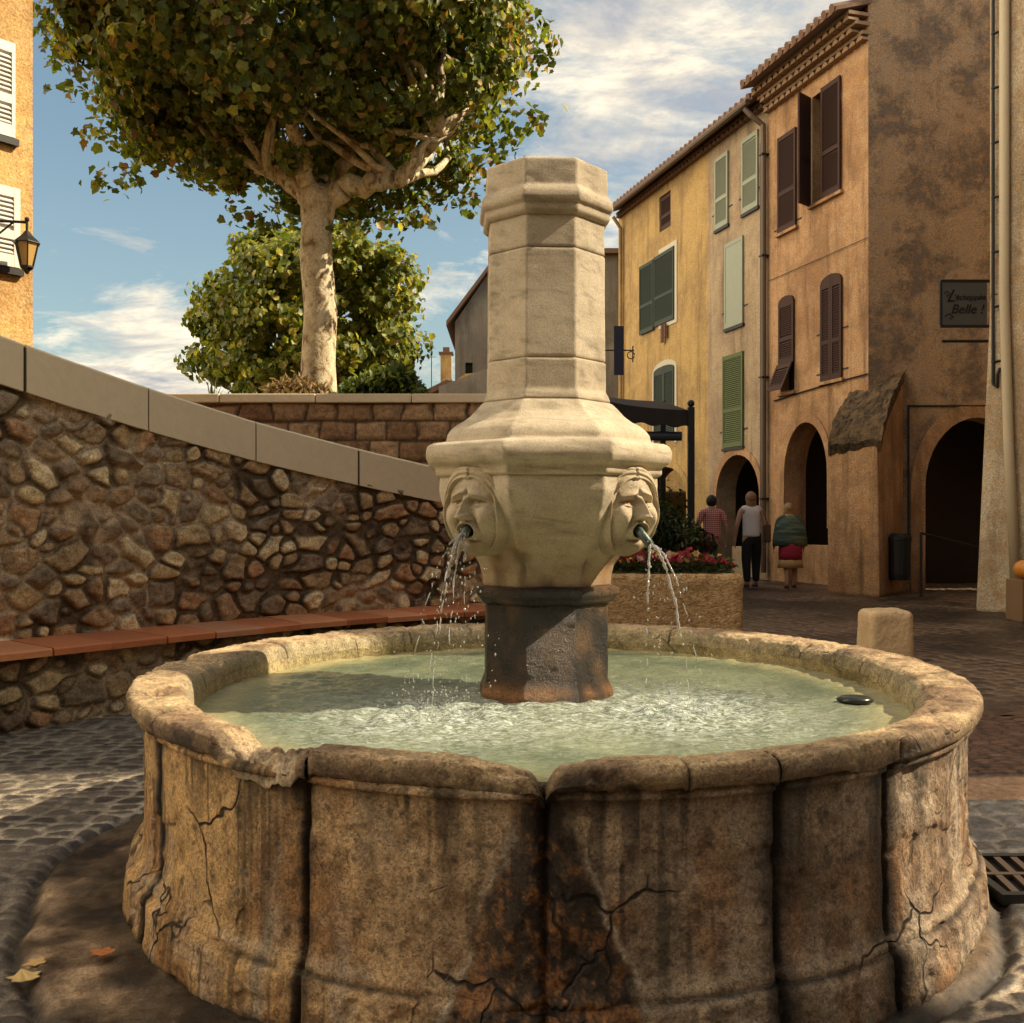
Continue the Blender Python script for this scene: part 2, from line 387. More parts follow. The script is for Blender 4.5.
foot = np.exp(-(np.maximum(rr-1.54-.09*ang_, 0)/.05)**2); col = col*(1-.6*foot[..., None])  # contact shade along the basin's foot painted into the paving colour
col = np.clip(col*(.7+.6*g1[..., None]), 0, 1)
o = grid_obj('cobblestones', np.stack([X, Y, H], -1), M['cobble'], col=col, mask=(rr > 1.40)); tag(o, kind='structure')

xs = np.arange(-1.0, 9.0, .024); ys = np.arange(6.26, 19.5, .03); X, Y = np.meshgrid(xs, ys, indexing='ij')
u_ = (X*.94+Y*.34)/.17+.5*fbm(X, Y, 0, 3, 81); v_ = (Y*.94-X*.34)/.15+.5*fbm(X, Y, 4, 3, 82); f1, f2, cid, cx, cy = worley(u_, v_, 83, .5, .15); dome = sst(.03, .35, f2-f1)
bg_n = fbm(X*.7, Y*.7, 0, 4, 85)[..., None]; col = lerp(c3((.16, .115, .08), X), lerp(c3((.024, .016, .012), X), c3((.085, .052, .034), X), cid[..., None]), dome[..., None])*lerp(.5, 2.0, sst(.38, .66, bg_n))
red = sst(7.4, 6.3, Y+.5*(bg_n[..., 0]-.5))*sst(2.2, 3.2, X); col = lerp(col, lerp(c3((.05, .03, .02), X), c3((.16, .085, .05), X), (dome*cid)[..., None]), red[..., None])
H = -.004+.012*dome+.008*(cid-.5)*dome+.03*(fbm(X*.8, Y*.8, 0, 3, 88)-.5)*sst(6.3, 7.5, Y)
o = grid_obj('street_setts', np.stack([X, Y, H], -1), M['cobble'], col=np.clip(col, 0, 1)); tag(o, kind='structure')
# ------------------------------------------------------------------ the fountain
fount = empty('fountain', (CX, CY, 0), 'round old stone fountain with central octagonal pillar, two carved face masks and a full basin', 'fountain')
def kf(r, th):
    c = np.clip(np.cos(th), 0, 1)**2; q = np.clip((r-1.28)/.22, 0, 1); return .989+(.16*(1-q)+.068*q)*c
def th_of(px, Rr):   # angle round the basin (0 faces the camera, + to the right) of a ray meeting the front of a circle
    a = np.linspace(-1.19, 1.19, 2800); R_ = Rr*kf(Rr, a)
    return float(a[np.argmin(np.abs((CX+R_*np.sin(a))/(CY-R_*np.cos(a))-(px-512)/1000))])
seams = [th_of(px, 1.46) for px in (155, 303, 545, 779, 889)]
allseams = sorted(seams+[1.36, 1.85, 2.4, 2.95, -2.75, -2.2, -1.68, -1.22])
notch = seams[2]
TH = np.linspace(-math.pi, math.pi, 1801)[:-1]; TH = np.r_[TH]
def prof_grid(prof, step, ths):
    P, s = resamp(prof, step); r = P[:, 0][:, None]; z = P[:, 1][:, None]; th = ths[None, :]
    return r+0*th, z+0*th, th+0*r, s[:, None]+0*th
def seamdist(th):
    d = np.full(th.shape, 9.)
    for s in allseams: d = np.minimum(d, np.abs((th-s+math.pi) % (2*math.pi)-math.pi))
    return d
def sd1(th, s): return (th-s+math.pi) % (2*math.pi)-math.pi
def to_xyz(r, th, z): r = r*kf(r, th); return np.stack([CX+r*np.sin(th), CY-r*np.cos(th), z], -1)
def wall_color(th, z, r):
    x = r*np.sin(th); y = -r*np.cos(th)
    left = sst(.25, -.75, th)[..., None]
    base = lerp(c3((.46, .36, .26), th), c3((.68, .44, .20), th), left)
    n = fbm(x*3, y*3, z*3, 5, 101)[..., None]; n2 = fbm(x*9, y*9, z*9, 4, 120)[..., None]
    base = lerp(base, base*np.array([.60, .50, .42]), sst(.50, .66, n))
    base = lerp(base, np.array([.48, .36, .25]), .6*sst(.56, .72, n2))
    base = lerp(base, np.array([.42, .20, .07]), .55*sst(.54, .70, fbm(x*5, y*5, z*3, 4, 140)[..., None]))
    stk = fbm(th*26, z*1.1, 0, 4, 150); fall = sst(.18, .60, z)
    base = base*(1-.66*(sst(.50, .70, stk)*(.35+.65*fall))[..., None])
    stk2 = fbm(th*85, z*1.2, 5, 4, 155); base = base*(1-.55*(sst(.54, .66, stk2)*sst(.42, .58, fbm(th*7, z*3, 8, 3, 156)))[..., None])
    base = base*(1-.5*sst(.62, .70, fbm(x*34, y*34, z*34, 3, 158, .7)))[..., None]
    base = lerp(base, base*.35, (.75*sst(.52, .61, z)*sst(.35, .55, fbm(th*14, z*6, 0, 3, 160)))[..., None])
    sdst = seamdist(th); wob = .012*(fbm(z*7, th*3, 0, 3, 170)-.5)
    dk = np.exp(-((sdst+wob*1.6)/(.012+.022*sst(.35, .65, fbm(z*4, th*6, 4, 3, 174))))**2)*(.6+.4*fbm(z*5, th*5, 0, 3, 175))
    base = lerp(base, np.array([.022, .016, .011]), np.clip(1.25*dk, 0, 1)[..., None])
    wl = np.exp(-((sdst-.060-.02*(1-sst(.1, .5, z)))/.018)**2)*sst(.5, .1, z)*.6
    base = lerp(base, np.array([.50, .42, .33]), wl[..., None])
    led = np.exp(-((z-.175)/.014)**2)*sst(.42, .6, fbm(th*9, 2, 0, 3, 177)); base = lerp(base, np.array([.52, .42, .30]), (.55*led)[..., None])
    crk = np.exp(-((z-.150)/.006)**2); base = base*(1-.75*crk*sst(.3, .5, fbm(th*7, 9, 0, 3, 178)))[..., None]
    dn = sd1(th, notch)*1.5; wdt = .042+(.62-z)*.34+.06*(fbm(z*6, th*8, 0, 4, 180)-.5)+.035*(fbm(z*26, th*30, 0, 3, 181)-.5)
    ins = sst(.03, -.03, np.abs(dn)-wdt)
    rust = lerp(c3((.022, .013, .008), th), c3((.27, .12, .04), th), sst(.45, .64, fbm(x*26, y*26, z*20, 5, 190, g=.8)-.07*sst(.2, .5, z)+.07*sst(.2, .05, z))[..., None])
    base = lerp(base, rust, (ins*.93)[..., None])
    edge = np.exp(-((np.abs(dn)-wdt-.006)/.007)**2)*sst(.60, .45, z)*(.25+.75*sst(.40, .55, fbm(z*14, th*10, 0, 4, 195)))
    base = lerp(base, np.array([.52, .45, .36]), (.9*edge)[..., None])
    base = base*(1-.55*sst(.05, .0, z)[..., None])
    return np.clip(base, 0, 1), ins
def wall_shape(r, th, z):
    s = seamdist(th); x = r*np.sin(th); y = -r*np.cos(th)
    up = sst(.0, .10, z)
    bulge = .006*sst(0, .16, s)-.026*np.exp(-(s/.005)**2)-.007*np.exp(-(s/.018)**2)
    n = .006*(fbm(x*4, y*4, z*4, 5, 201)-.5)+.012*(fbm(x*16, y*16, z*16, 4, 205)-.5)+.006*(fbm(x*50, y*50, z*50, 2, 206)-.5)
    chip = .012*sst(.56, .68, fbm(x*7, y*7, z*9, 4, 208))
    dn = sd1(th, notch)*1.5; wdt = .03+(.60-z)*.30; crust = .045*sst(.02, -.05, np.abs(dn)-wdt)*sst(.62, .3, z)*(.1+1.7*fbm(x*14, y*14, z*14, 5, 210, .62))
    gouge = .035*np.exp(-(dn/.016)**2)*sst(.25, .55, z)
    ledge = -.009*np.exp(-((z-.150)/.006)**2)
    return r+bulge+n-chip+crust-gouge+ledge
wp = [(1.512, -.03), (1.515, .02), (1.510, .08), (1.507, .128), (1.503, .142), (1.494, .150), (1.482, .154), (1.477, .170), (1.462, .185), (1.452, .205), (1.448, .24), (1.446, .36), (1.445, .46), (1.445, .597), (1.452, .603), (1.472, .609), (1.474, .620), (1.458, .630), (1.44, .632)]
bounds = allseams+[allseams[0]+2*math.pi]
for k in range(len(allseams)):
    a, b2 = bounds[k], bounds[k+1]; front = -1.3 < (a+b2)/2 < 1.45
    ths = np.linspace(a, b2, max(12, int((b2-a)/(.0030 if front else .02))))
    for nm, lo, hi in (('plinth_block', 0, 6), ('wall_panel', 5, len(wp)-1)):
        r, z, th, s = prof_grid(wp[lo:hi+1], .0048 if front else .02, ths)
        r2 = wall_shape(r, th, z); colr, ins = wall_color(th, z, r)
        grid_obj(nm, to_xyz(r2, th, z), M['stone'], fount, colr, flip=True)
# rim: blocks with a rounded nose, worn and chipped
rp = [(1.448, .631), (1.478, .632), (1.497, .637), (1.505, .648), (1.506, .668), (1.501, .682), (1.488, .690), (1.45, .694), (1.37, .695), (1.325, .690), (1.302, .676), (1.290, .655), (1.286, .635), (1.283, .620)]
tj = sorted([th_of(178, 1.40)-.0, th_of(303, 1.5), notch, th_of(690, 1.5), th_of(782, 1.5), th_of(905, 1.5), 1.72, 2.05, 2.62, 3.02, -2.62, -2.05, -1.45])
tjb = tj+[tj[0]+2*math.pi]
a225, a300, a440 = th_of(215, 1.5), th_of(303, 1.5), th_of(430, 1.5)
for k in range(len(tj)):
    a, b2 = tjb[k], tjb[k+1]; ths = np.linspace(a+.0008, b2-.0008, max(16, int((b2-a)/.0034)))
    r, z, th, s = prof_grid(rp, .005, ths); x = r*np.sin(th); y = -r*np.cos(th)
    ej = np.minimum(th-a, b2-th); rndj = -.012*np.exp(-(ej/.005)**2)
    thw = (th+math.pi) % (2*math.pi)-math.pi
    nrm = .008*(fbm(x*4, y*4, z*4, 4, 301)-.5)+.012*(fbm(x*15, y*15, z*15, 4, 305)-.5)+.006*(vn(x*60, y*60, z*60, 309)-.5)
    chip = sst(.60, .70, fbm(x*6, y*6, z*6, 4, 311))*.018
    outer = sst(1.30, 1.48, r)
    blk = (_h(np.array([k]), np.array([3]), np.array([9]), 5)[0]-.5)
    dz = nrm-chip*.8+rndj*.8+blk*.006
    dmg = sst(a225-.02, a225+.03, thw)*sst(a300+.015, a300-.02, thw)
    rough = fbm(thw*22, r*8, 0, 4, 320)
    dz = dz-dmg*(.028+.075*np.clip(rough-.42, 0, 1)*1.6)*sst(.60, .66, z)+.016*np.exp(-((thw-a300+.03)/.018)**2)*sst(.6, .68, z)
    slope = sst(a440, notch, thw)*(thw < notch)*.024
    dnn = (thw-notch)*1.5
    vcut = .040*np.exp(-(dnn/.020)**2)+.014*np.exp(-(dnn/.06)**2)
    dz = dz-(slope+vcut)*sst(.61, .68, z)
    dr = nrm*.8*outer-chip*outer+rndj*outer-dmg*.022*outer*(rough*1.6)-.030*np.exp(-(dnn/.020)**2)*sst(1.44, 1.50, r)+blk*.007*outer
    low = (thw > a300)*(thw < notch)                  # the left front block has lost its nose
    dr = dr-.020*low*sst(1.46, 1.505, r)
    bc = lerp(c3((.26, .17, .10), th), c3((.58, .43, .25), th), sst(.30, .62, fbm(x*5, y*5, z*5, 5, 331))[..., None])
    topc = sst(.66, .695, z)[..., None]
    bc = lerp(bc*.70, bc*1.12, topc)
    bc = lerp(bc, np.array([.035, .026, .02]), (.85*sst(.54, .68, fbm(x*8, y*8, z*8, 5, 340)))[..., None]*(1-.6*topc))
    bc = lerp(bc, np.array([.52, .45, .28]), (sst(1.33, 1.29, r)*.7)[..., None])
    bc = lerp(bc, np.array([.03, .022, .016]), np.exp(-(ej/.004)**2)[..., None]*.7)
    bc = lerp(bc, np.array([.55, .45, .32]), (dmg*.6*sst(.45, .6, rough))[..., None])
    bc = lerp(bc, np.array([.05, .035, .02]), np.exp(-(dnn/.02)**2)[..., None]*.8)
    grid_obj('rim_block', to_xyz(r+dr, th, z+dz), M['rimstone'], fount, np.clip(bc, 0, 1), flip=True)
# inner lining and basin floor
ths = np.linspace(-math.pi, math.pi, 700)
r, z, th, s = prof_grid([(1.282, .625), (1.284, .58), (1.29, .50), (1.29, .20), (1.24, .16), (.2, .15)], .02, ths); x = r*np.sin(th); y = -r*np.cos(th)
cc = lerp(c3((.56, .47, .27), th), c3((.34, .29, .15), th), sst(.4, .65, fbm(x*4, y*4, z*8, 4, 350))[..., None])
cc = lerp(cc, np.array([.30, .25, .10]), (sst(.585, .57, z)*.8)[..., None])
grid_obj('basin_lining', to_xyz(r+.012*(fbm(x*7, y*7, z*7, 4, 355)-.5), th, z+0*r), M['rimstone'], fount, cc, flip=True)

# octagonal pillar -------------------------------------------------------
PX, PY = .127, 3.83; ROT = R(3.5)
def hw(p): return p*.00383/.965
def zpx(y, h=65): return CAMZ+(517-y)/1000*(PY-hw(h)*.9)
def octa(name, prof, m, colf, amp=.0025, cham=.0045, step=.008, sag=0):
    UU = [0, .012, .06, .2, .35, .5, .65, .8, .94, .988, 1]
    P, s = resamp([(hw(h), zpx(y, h)) for h, y in prof], step)
    dirs = []
    nf = 11
    for f in range(8):
        a0 = ROT+(f-.5)*math.pi/4; a1 = a0+math.pi/4
        for i in range(nf):
            u = UU[i]; dirs.append((a0, a1, u))
    rows = []
    for (rad, zz_) in P:
        ch = cham/max(rad, .05)/.765
        row = []
        for a0, a1, u in dirs:
            u2 = ch+(1-2*ch)*u
            x = rad*(math.sin(a0)*(1-u2)+math.sin(a1)*u2); y = -rad*(math.cos(a0)*(1-u2)+math.cos(a1)*u2)
            row.append((x, y, zz_))
        rows.append(row)
    G = np.array(rows); x, y, z = G[..., 0], G[..., 1], G[..., 2]
    rl = np.hypot(x, y); d = amp*2*(fbm(x*12, y*12, z*12, 4, 401)-.5)+amp*(vn(x*60, y*60, z*60, 405)-.5)
    G = G.copy(); G[..., 0] += x/rl*d+PX; G[..., 1] += y/rl*d+PY
    n, mm = G.shape[:2]
    F = grid_faces(n, mm, True)
    me = mesh_np(name, G, F, np.clip(colf(x, y, z), 0, 1))
    me.polygons.foreach_set('use_smooth', [True]*len(me.polygons))
    o = link(name, me, m, fount, True)
    # close the ends
    import bmesh
    b = bmesh.new(); b.from_mesh(o.data); b.verts.ensure_lookup_table()
    for k in (0, n-1):
        try: b.faces.new([b.verts[k*mm+i] for i in range(mm)])
        except ValueError: pass
    bmesh.ops.recalc_face_normals(b, faces=b.faces); b.to_mesh(o.data); b.free()
    return o
def limest(x, y, z):
    n = fbm(x*4, y*4, z*5, 5, 411); n2 = fbm(x*11, y*11, z*20, 4, 415)
    c = lerp(c3((.47, .395, .285), x), c3((.58, .50, .37), x), sst(.35, .65, n)[..., None])
    vein = np.exp(-((fbm(x*3, y*3, z*9, 4, 417)-.5)/.010)**2)
    c = c*(1-.30*vein[..., None]); c = c*(1-.25*sst(.55, .7, n2)[..., None])
    return c
def bowlc(x, y, z):
    c = limest(x, y, z); dirt = sst(1.27, 1.02, z+.14*(fbm(x*7, y*7, z*3, 4, 420)-.5))
    c = lerp(c, np.array([.30, .20, .11]), (.65*dirt)[..., None])
    orange = sst(.45, .62, fbm(x*9, y*9, z*3, 4, 425))*sst(1.22, 1.04, z)
    c = lerp(c, np.array([.34, .15, .045]), (.75*orange)[..., None])
    return c*(1-.55*(sst(.52, .7, fbm(x*22, y*22, z*3, 3, 427))*sst(1.30, 1.04, z))[..., None])
def wetc(x, y, z):
    n = fbm(x*7, y*7, z*5, 5, 430); lowb = sst(.80, .62, z+.12*(fbm(x*8, y*8, z*3, 4, 434)-.5))
    c = lerp(c3((.014, .010, .007), x), c3((.12, .068, .032), x), sst(.47, .66, n)[..., None])
    c = lerp(c, c*.25, (lowb*sst(.42, .52, fbm(x*6+3, y*6, z*3, 3, 437)))[..., None])
    c = lerp(c, np.array([.30, .14, .05]), (.8*np.exp(-((z-.60)/.03)**2)*sst(.4, .6, n))[..., None])
    return c
octa('pillar_cap', [(.5, 156.8), (40, 157), (60.5, 157.4), (61.5, 159), (61.5, 184), (64, 186), (67, 190), (67.5, 196), (66, 200), (63.5, 202), (63.8, 209), (61, 213), (60, 214)], M['column'], limest)
octa('shaft_block', [(58.5, 213.2), (58.7, 246.2), (57.4, 247.2)], M['column'], limest, .0012)
octa('shaft_block', [(57.4, 247.3), (59, 248.4), (59.5, 356), (58.4, 357.1)], M['column'], limest, .0012)
octa('shaft_block', [(58.4, 357.3), (59.8, 358.4), (60, 388), (62.5, 392), (64, 396), (64, 398.4)], M['column'], limest, .0012)
octa('bell_moulding', [(63, 398.3), (67, 400), (71, 404), (77, 411), (85, 417), (93, 421), (99, 426), (102, 431), (103, 437), (109, 438.5)], M['column'], limest)
octa('cornice', [(100, 438), (116, 438.6), (120.5, 441), (123, 447), (123, 454), (120.5, 460), (116, 463), (113.5, 465), (113.5, 472), (111, 474), (109, 474.6)], M['column'], limest)
octa('carved_bowl', [(109, 474), (109.5, 478), (109.5, 490), (107, 502), (102, 516), (94, 531), (84, 545), (75, 556), (68.5, 566), (65.5, 576), (64.5, 588)], M['column'], bowlc, .003)
octa('collar', [(64, 587.6), (70, 588.5), (72.5, 591), (72.5, 597), (69.5, 600), (67, 604), (63.5, 606)], M['wet'], wetc, .004)
octa('pedestal', [(62, 605.7), (62, 640), (62.5, 685), (65.5, 692), (67.5, 698), (67.5, 704), (70, 715), (70, 800)], M['wet'], wetc, .003)
# carved heads: a relief sculpted on a polar grid, closed behind
def g2(u, v, cu, cv, su, sv, ang=0):
    du, dv = u-cu, v-cv
    if ang: ca, sa = math.cos(ang), math.sin(ang); du, dv = du*ca+dv*sa, -du*sa+dv*ca
    return np.exp(-(du/su)**2-(dv/sv)**2)
def sculpt_head(twist=0):
    nr, na = 120, 220
    rho = np.linspace(0, 1, nr)[:, None]**.85; ph = np.linspace(0, 2*math.pi, na, endpoint=False)[None, :]
    u = rho*np.cos(ph); v = rho*np.sin(ph); au = np.abs(u)
    h = .126*np.sqrt(np.clip(1-(u*.98)**2-(v*.96)**2*.95, 0, 1))**.85
    h += .008*g2(au, v, .0, .46, .55, .16)                      # forehead
    h += .024*g2(au, v, .30, .235, .24, .058, -.30)              # brows
    h -= .012*g2(u, v, 0, .27, .045, .09)                        # frown
    h -= .036*g2(au, v, .33, .10, .19, .085)                     # sockets
    h += .026*g2(au, v, .33, .085, .125, .070)                   # eyeballs
    h += .008*g2(au, v, .33, .150, .16, .018, -.15); h -= .009*g2(au, v, .33, .122, .14, .010, -.15)
    h += .006*g2(au, v, .33, .022, .14, .016, .12); h -= .010*g2(au, v, .32, .083, .035, .035)
    nb = np.clip((.24-v)/.46, 0, 1)
    h += (.014+.058*nb)*np.exp(-(u/(.075+.055*nb))**2)*sst(.33, .18, v)*sst(-.30, -.20, v)   # nose
    h += .022*g2(au, v, .115, -.19, .06, .05); h -= .014*g2(au, v, .06, -.255, .03, .022)
    h += .030*g2(au, v, .50, -.22, .24, .24); h -= .016*g2(au, v, .27, -.30, .035, .14, .45)   # cheeks and folds
    h -= .014*g2(au, v, .66, .15, .09, .16)                      # temples
    mr = np.hypot(u/.215, (v+.47)/.135)
    h += .020*np.exp(-((mr-1.18)/.25)**2); h -= .105*sst(1.02, .35, mr)
    h += .026*g2(u, v, 0, -.78, .24, .11); h -= .012*g2(u, v, 0, -.67, .26, .030)
    # hair parted in the middle, falling in long strands down both sides of the face
    el = np.sqrt((u/.76)**2+((v+.20)/.80)**2); hair = sst(.97, 1.06, el+.05*np.exp(-(u/.10)**2))*sst(-.98, -.80, v)
    q = np.arctan2(v+.14, au+.02); ph2 = el*19+1.5*q+2.2*fbm(u*2.2, v*2.2, 0, 2, 509)
    h += hair*(.017+.0055*np.sin(ph2)+.0028*np.sin(ph2*2.3+1))-.010*hair*np.exp(-(u/.025)**2)*sst(.2, .5, v); hm = hair
    n = fbm(u*7+twist, v*7, 0, 4, 501); h += .004*(n-.5)
    W, Hh = .138, .174
    zb = h-.058
    P = np.stack([u*W, zb, v*Hh], -1)
    back = []
    for k, (sc_, d) in enumerate(((1.0, -.05), (.97, -.10), (.9, -.16), (.3, -.20))):
        back.append(np.stack([u[-1]*W*sc_, np.full(na, -.085+d), v[-1]*Hh*sc_], -1))
    P = np.concatenate([P, np.array(back)], 0)
    cv_ = np.concatenate([mr, np.full((4, na), 9.)], 0); hh_ = np.concatenate([hm, np.zeros((4, na))], 0)
    vv_ = np.concatenate([v, np.full((4, na), 0.)+v[-1:]], 0)
    c = lerp(c3((.56, .48, .35), vv_), c3((.46, .38, .26), vv_), fbm(P[..., 0]*40, P[..., 2]*40, 0, 3, 505)[..., None])
    c = lerp(c, np.array([.05, .035, .02]), sst(1.05, .6, cv_)[..., None]*.9)  # shade of the mouth hollow painted into the stone colour
    c = lerp(c, np.array([.22, .15, .08]), (sst(-.45, -.85, vv_)*.7)[..., None])
    return P, c
def place_head(ang, zc, ap):
    P, c = sculpt_head(ang)
    n0 = Vector((math.sin(ang), -math.cos(ang), 0)); a2 = ang*.70-.02; n = Vector((math.sin(a2), -math.cos(a2), 0)); tx = Vector((math.cos(a2), math.sin(a2), 0))
    o = np.array((PX+n0.x*(ap-.02), PY+n0.y*(ap-.02), zc)); tilt = R(6)
    lat, d, z = P[..., 0], P[..., 1], P[..., 2]
    d2 = d*math.cos(tilt)+z*math.sin(tilt)*1.0; z2 = z*math.cos(tilt)-d*math.sin(tilt)
    d2, z2 = d*math.cos(tilt)-0*z, z
    G = o+lat[..., None]*np.array(tx)+d2[..., None]*np.array(n)+z2[..., None]*np.array((0, 0, 1))
    ob = grid_obj('face_mask', G, M['column'], fount, c, wrap=True)
    import bmesh
    b = bmesh.new(); b.from_mesh(ob.data); bmesh.ops.remove_doubles(b, verts=b.verts, dist=1e-6); bmesh.ops.recalc_face_normals(b, faces=b.faces); b.to_mesh(ob.data); b.free()
    return o, n, tx
AP = hw(109)*math.cos(math.pi/8)
spouts = []
for ang, ln, dr in ((ROT-math.pi/4, .050, -.022), (ROT+math.pi/4, .092, -.060)):
    zc = zpx(507, 109)
    o, n, tx = place_head(ang, zc, AP)
    base = Vector(o)+n*.035+Vector((0, 0, -.43*.168)); tip = base+n*ln+Vector((0, 0, dr))
    MB().tube([base-n*.03, base+n*.02, tip], .0155, 14).build('spout', M['lead'], fount, True)
    MB().tube([tip-(tip-base)*.05, tip+(tip-base)*.01], .0125, 12).build('spout', M['metal'], fount, True)
    spouts.append((tip, n, tx))

# ------------------------------------------------------------------ water in the basin
ths = np.linspace(-math.pi, math.pi, 900)[:-1]; rs = np.linspace(.0, 1.30, 260)
r, th = np.meshgrid(rs, ths, indexing='ij'); x = r*np.sin(th); y = -r*np.cos(th)
hits = [(PX-CX-.30, -.50), (PX-CX-.44, -.44), (PX-CX+.42, -.42), (PX-CX+.50, -.34)]
hgt = .010*(fbm(x*6, y*9, 0, 4, 601)-.5)*2+.0055*(fbm(x*19, y*26, 0, 3, 605)-.5)*2
foam = np.zeros(x.shape)
for k, (hx, hy) in enumerate(hits):
    d = np.hypot(x-hx, y-hy)+.05*(fbm(x*4, y*4, k, 3, 611)-.5)
    hgt += .0055*np.sin(d*60+k)*np.exp(-d*2.8)+.011*(fbm(x*28, y*28, k, 3, 613)-.5)*np.exp(-(d/.28)**2)
    foam += np.exp(-(d/.42)**2)*.5
dp = np.hypot(x-(PX-CX), y); hgt += .003*np.sin(dp*75)*np.exp(-(dp-.25)*4)
nt = np.hypot(x-1.3*math.sin(notch), y+1.3*math.cos(notch)); hgt -= .008*np.exp(-(nt/.12)**2)
foam = np.clip(foam, 0, 1)
colw = np.stack([foam, sst(1.05, 1.30, r), r*0], -1)
s_ = 1+.15*np.clip(np.cos(th), 0, 1)**2*(r/1.3)**2; G = np.stack([CX+x*s_, CY+y*s_, .583+hgt], -1)
def water_mat(t, b):
    v = t.geo(); a = t.node('ShaderNodeSeparateColor', {0: t.attr().outputs['Color']})
    n = t.noise(t.mapv(v, (1, 1.5, 1)), 9, 6, .65, .5); n2 = t.noise(t.mapv(v, (1, 1.8, 1)), 38, 5, .7, .8); n3 = t.noise(v, 3, 4, .6)
    deep = t.ramp(n3, [(.35, (.10, .13, .075)), (.65, (.20, .23, .135))])
    c = t.mix(t.math('MULTIPLY', a.outputs[1], .85), deep, (.52, .45, .22))
    fm = t.math('MULTIPLY', a.outputs[0], t.ramp(n2, [(.42, 0), (.62, 1)]))
    fm = t.math('MAXIMUM', fm, t.math('MULTIPLY', t.ramp(n2, [(.60, 0), (.72, .4)]), .45))
    c = t.mix(fm, c, (.68, .75, .73))
    setin(t, b, Base_Color=c, Roughness=t.math('ADD', .05, t.math('MULTIPLY', fm, .35)), Normal=t.bump(t.math('ADD', n, t.math('MULTIPLY', n2, .45)), .8, .02))
    b.inputs['IOR'].default_value = 1.45
M['water'] = mat('basin water', water_mat)
o = grid_obj('water', G, M['water'], col=colw, wrap=True, flip=False); tag(o, kind='structure')
# ------------------------------------------------------------------ jets and spray
def jet_mat(t, b):
    n = t.noise(t.geo(), 60, 3, .6)
    setin(t, b, Base_Color=(.95, .96, .95), Roughness=.08); b.inputs['Transmission Weight'].default_value = .72; b.inputs['IOR'].default_value = 1.33
    setin(t, b, Normal=t.bump(n, .6, .01))
M['jet'] = mat('falling water', jet_mat)
def jet(tip, n, tx, arcs, label, label2, seed, drops):
    q = random.Random(seed); m = MB(); sp_ = MB(); zw = .585
    m.ball(tip, .011, 1, 1, 1)
    for (vo, vl, r0, breakup) in arcs:
        pts = []; rad = []; T = math.sqrt(2*(tip.z-zw)/9.8)*1.0
        N = 60; fz = q.uniform(0, 6)
        for i in range(N+1):
            tt = T*i/N; p = tip+n*(vo*tt)+tx*(vl*tt)+Vector((0, 0, -4.9*tt*tt))
            p += tx*(.005*math.sin(i*.5+fz)*i/N)+n*(.0022*q.uniform(-1, 1))
            pts.append(p); rad.append(r0*(1-.6*i/N)*(.6+.8*q.random()))
        cut = int(N*breakup); rad[cut] *= .15
        m.tube(pts[:cut+1], rad[:cut+1], 7)
        i = cut+1
        while i < N:                      # beyond that the strand falls as beads
            L = q.choice((1, 1, 2, 4))
            if L > 1 and i+L <= N: sp_.tube(pts[i:i+L+1], [rad[i]*.3]+[rad[i]*.9]*(L-1)+[rad[i]*.35], 6)
            else: sp_.ball(pts[min(i, N)], rad[min(i, N)]*1.1, 1, 1, 1.5)
            i += L+q.choice((1, 2))
    for k in range(drops):
        tt = q.random()**.7*.42; a = q.uniform(-1.3, 1.3); sp = q.uniform(.05, .55)
        p = tip+n*(sp*math.cos(a)*tt*1.6)+tx*(sp*math.sin(a)*tt*1.6)+Vector((0, 0, -4.9*tt*tt+q.uniform(-.03, .03)))
        if p.z > zw: sp_.ball(p, q.uniform(.0012, .0036), 1, 1, q.uniform(1, 2.4), 6, 4)
    for k in range(drops):                # splash-up over the water
        a = q.uniform(0, 6.28); d = q.random()**.6*.14; c = tip+n*.16
        sp_.ball((c.x+d*math.cos(a), c.y+d*math.sin(a), zw+q.random()**2*.12+.004), q.uniform(.0012, .003), 1, 1, 1.3, 6, 4)
    o = m.build('water_jet', M['jet'], smooth=True); tag(o, label, 'water jet', 'water jets from the fountain masks')
    o = sp_.build('water_spray', M['jet'], smooth=True); tag(o, label2, 'spray', kind='stuff')
jet(*spouts[0], [(.50, -.06, .0070, .50), (.32, -.18, .0052, .35), (.75, .05, .0040, .30), (.22, .16, .0050, .28), (.60, -.30, .0036, .25), (.45, .08, .004, .6)], 'broken jet splashing out of the left carved mouth in several strands', 'drops and beads of water falling below the left carved mouth', 5, 230)
jet(*spouts[1], [(.52, .10, .0068, .72), (.26, -.28, .0055, .60), (.60, .22, .0045, .5)], 'clear jet pouring in thin strands from the pipe in the right carved mouth', 'drops and beads of water falling below the right carved mouth', 9, 110)
# ------------------------------------------------------------------ stone wall with a sloping coping, and the bench at its foot
wall_path = [(-5.9, 2.6), (-4.9, 4.05), (-4.05, 5.15), (-3.2, 6.2), (-2.60, 6.97), (-2.0, 7.65), (-1.29, 8.26), (-.60, 8.80), (.15, 9.30), (.9, 9.75)]
WP, WS = resamp(wall_path, .011)
for _ in range(60): WP[1:-1] = (WP[:-2]+2*WP[1:-1]+WP[2:])/4
T2 = np.gradient(WP, axis=0); T2 /= np.linalg.norm(T2, axis=1)[:, None]; N2 = np.stack([T2[:, 1], -T2[:, 0]], -1)   # towards the fountain
s0 = WS[np.argmin(np.hypot(WP[:, 0]+3.2, WP[:, 1]-6.2))]
def cop_top(s): q = s-s0; return np.where(q > 0, 2.38-.228*q+.010*q*q, 2.38-.20*q)
def path_at(s, off=0.0):
    i = np.clip(np.searchsorted(WS, s), 0, len(WS)-1); return WP[i]+N2[i]*np.reshape(off, (-1, 1) if np.ndim(off) else ())
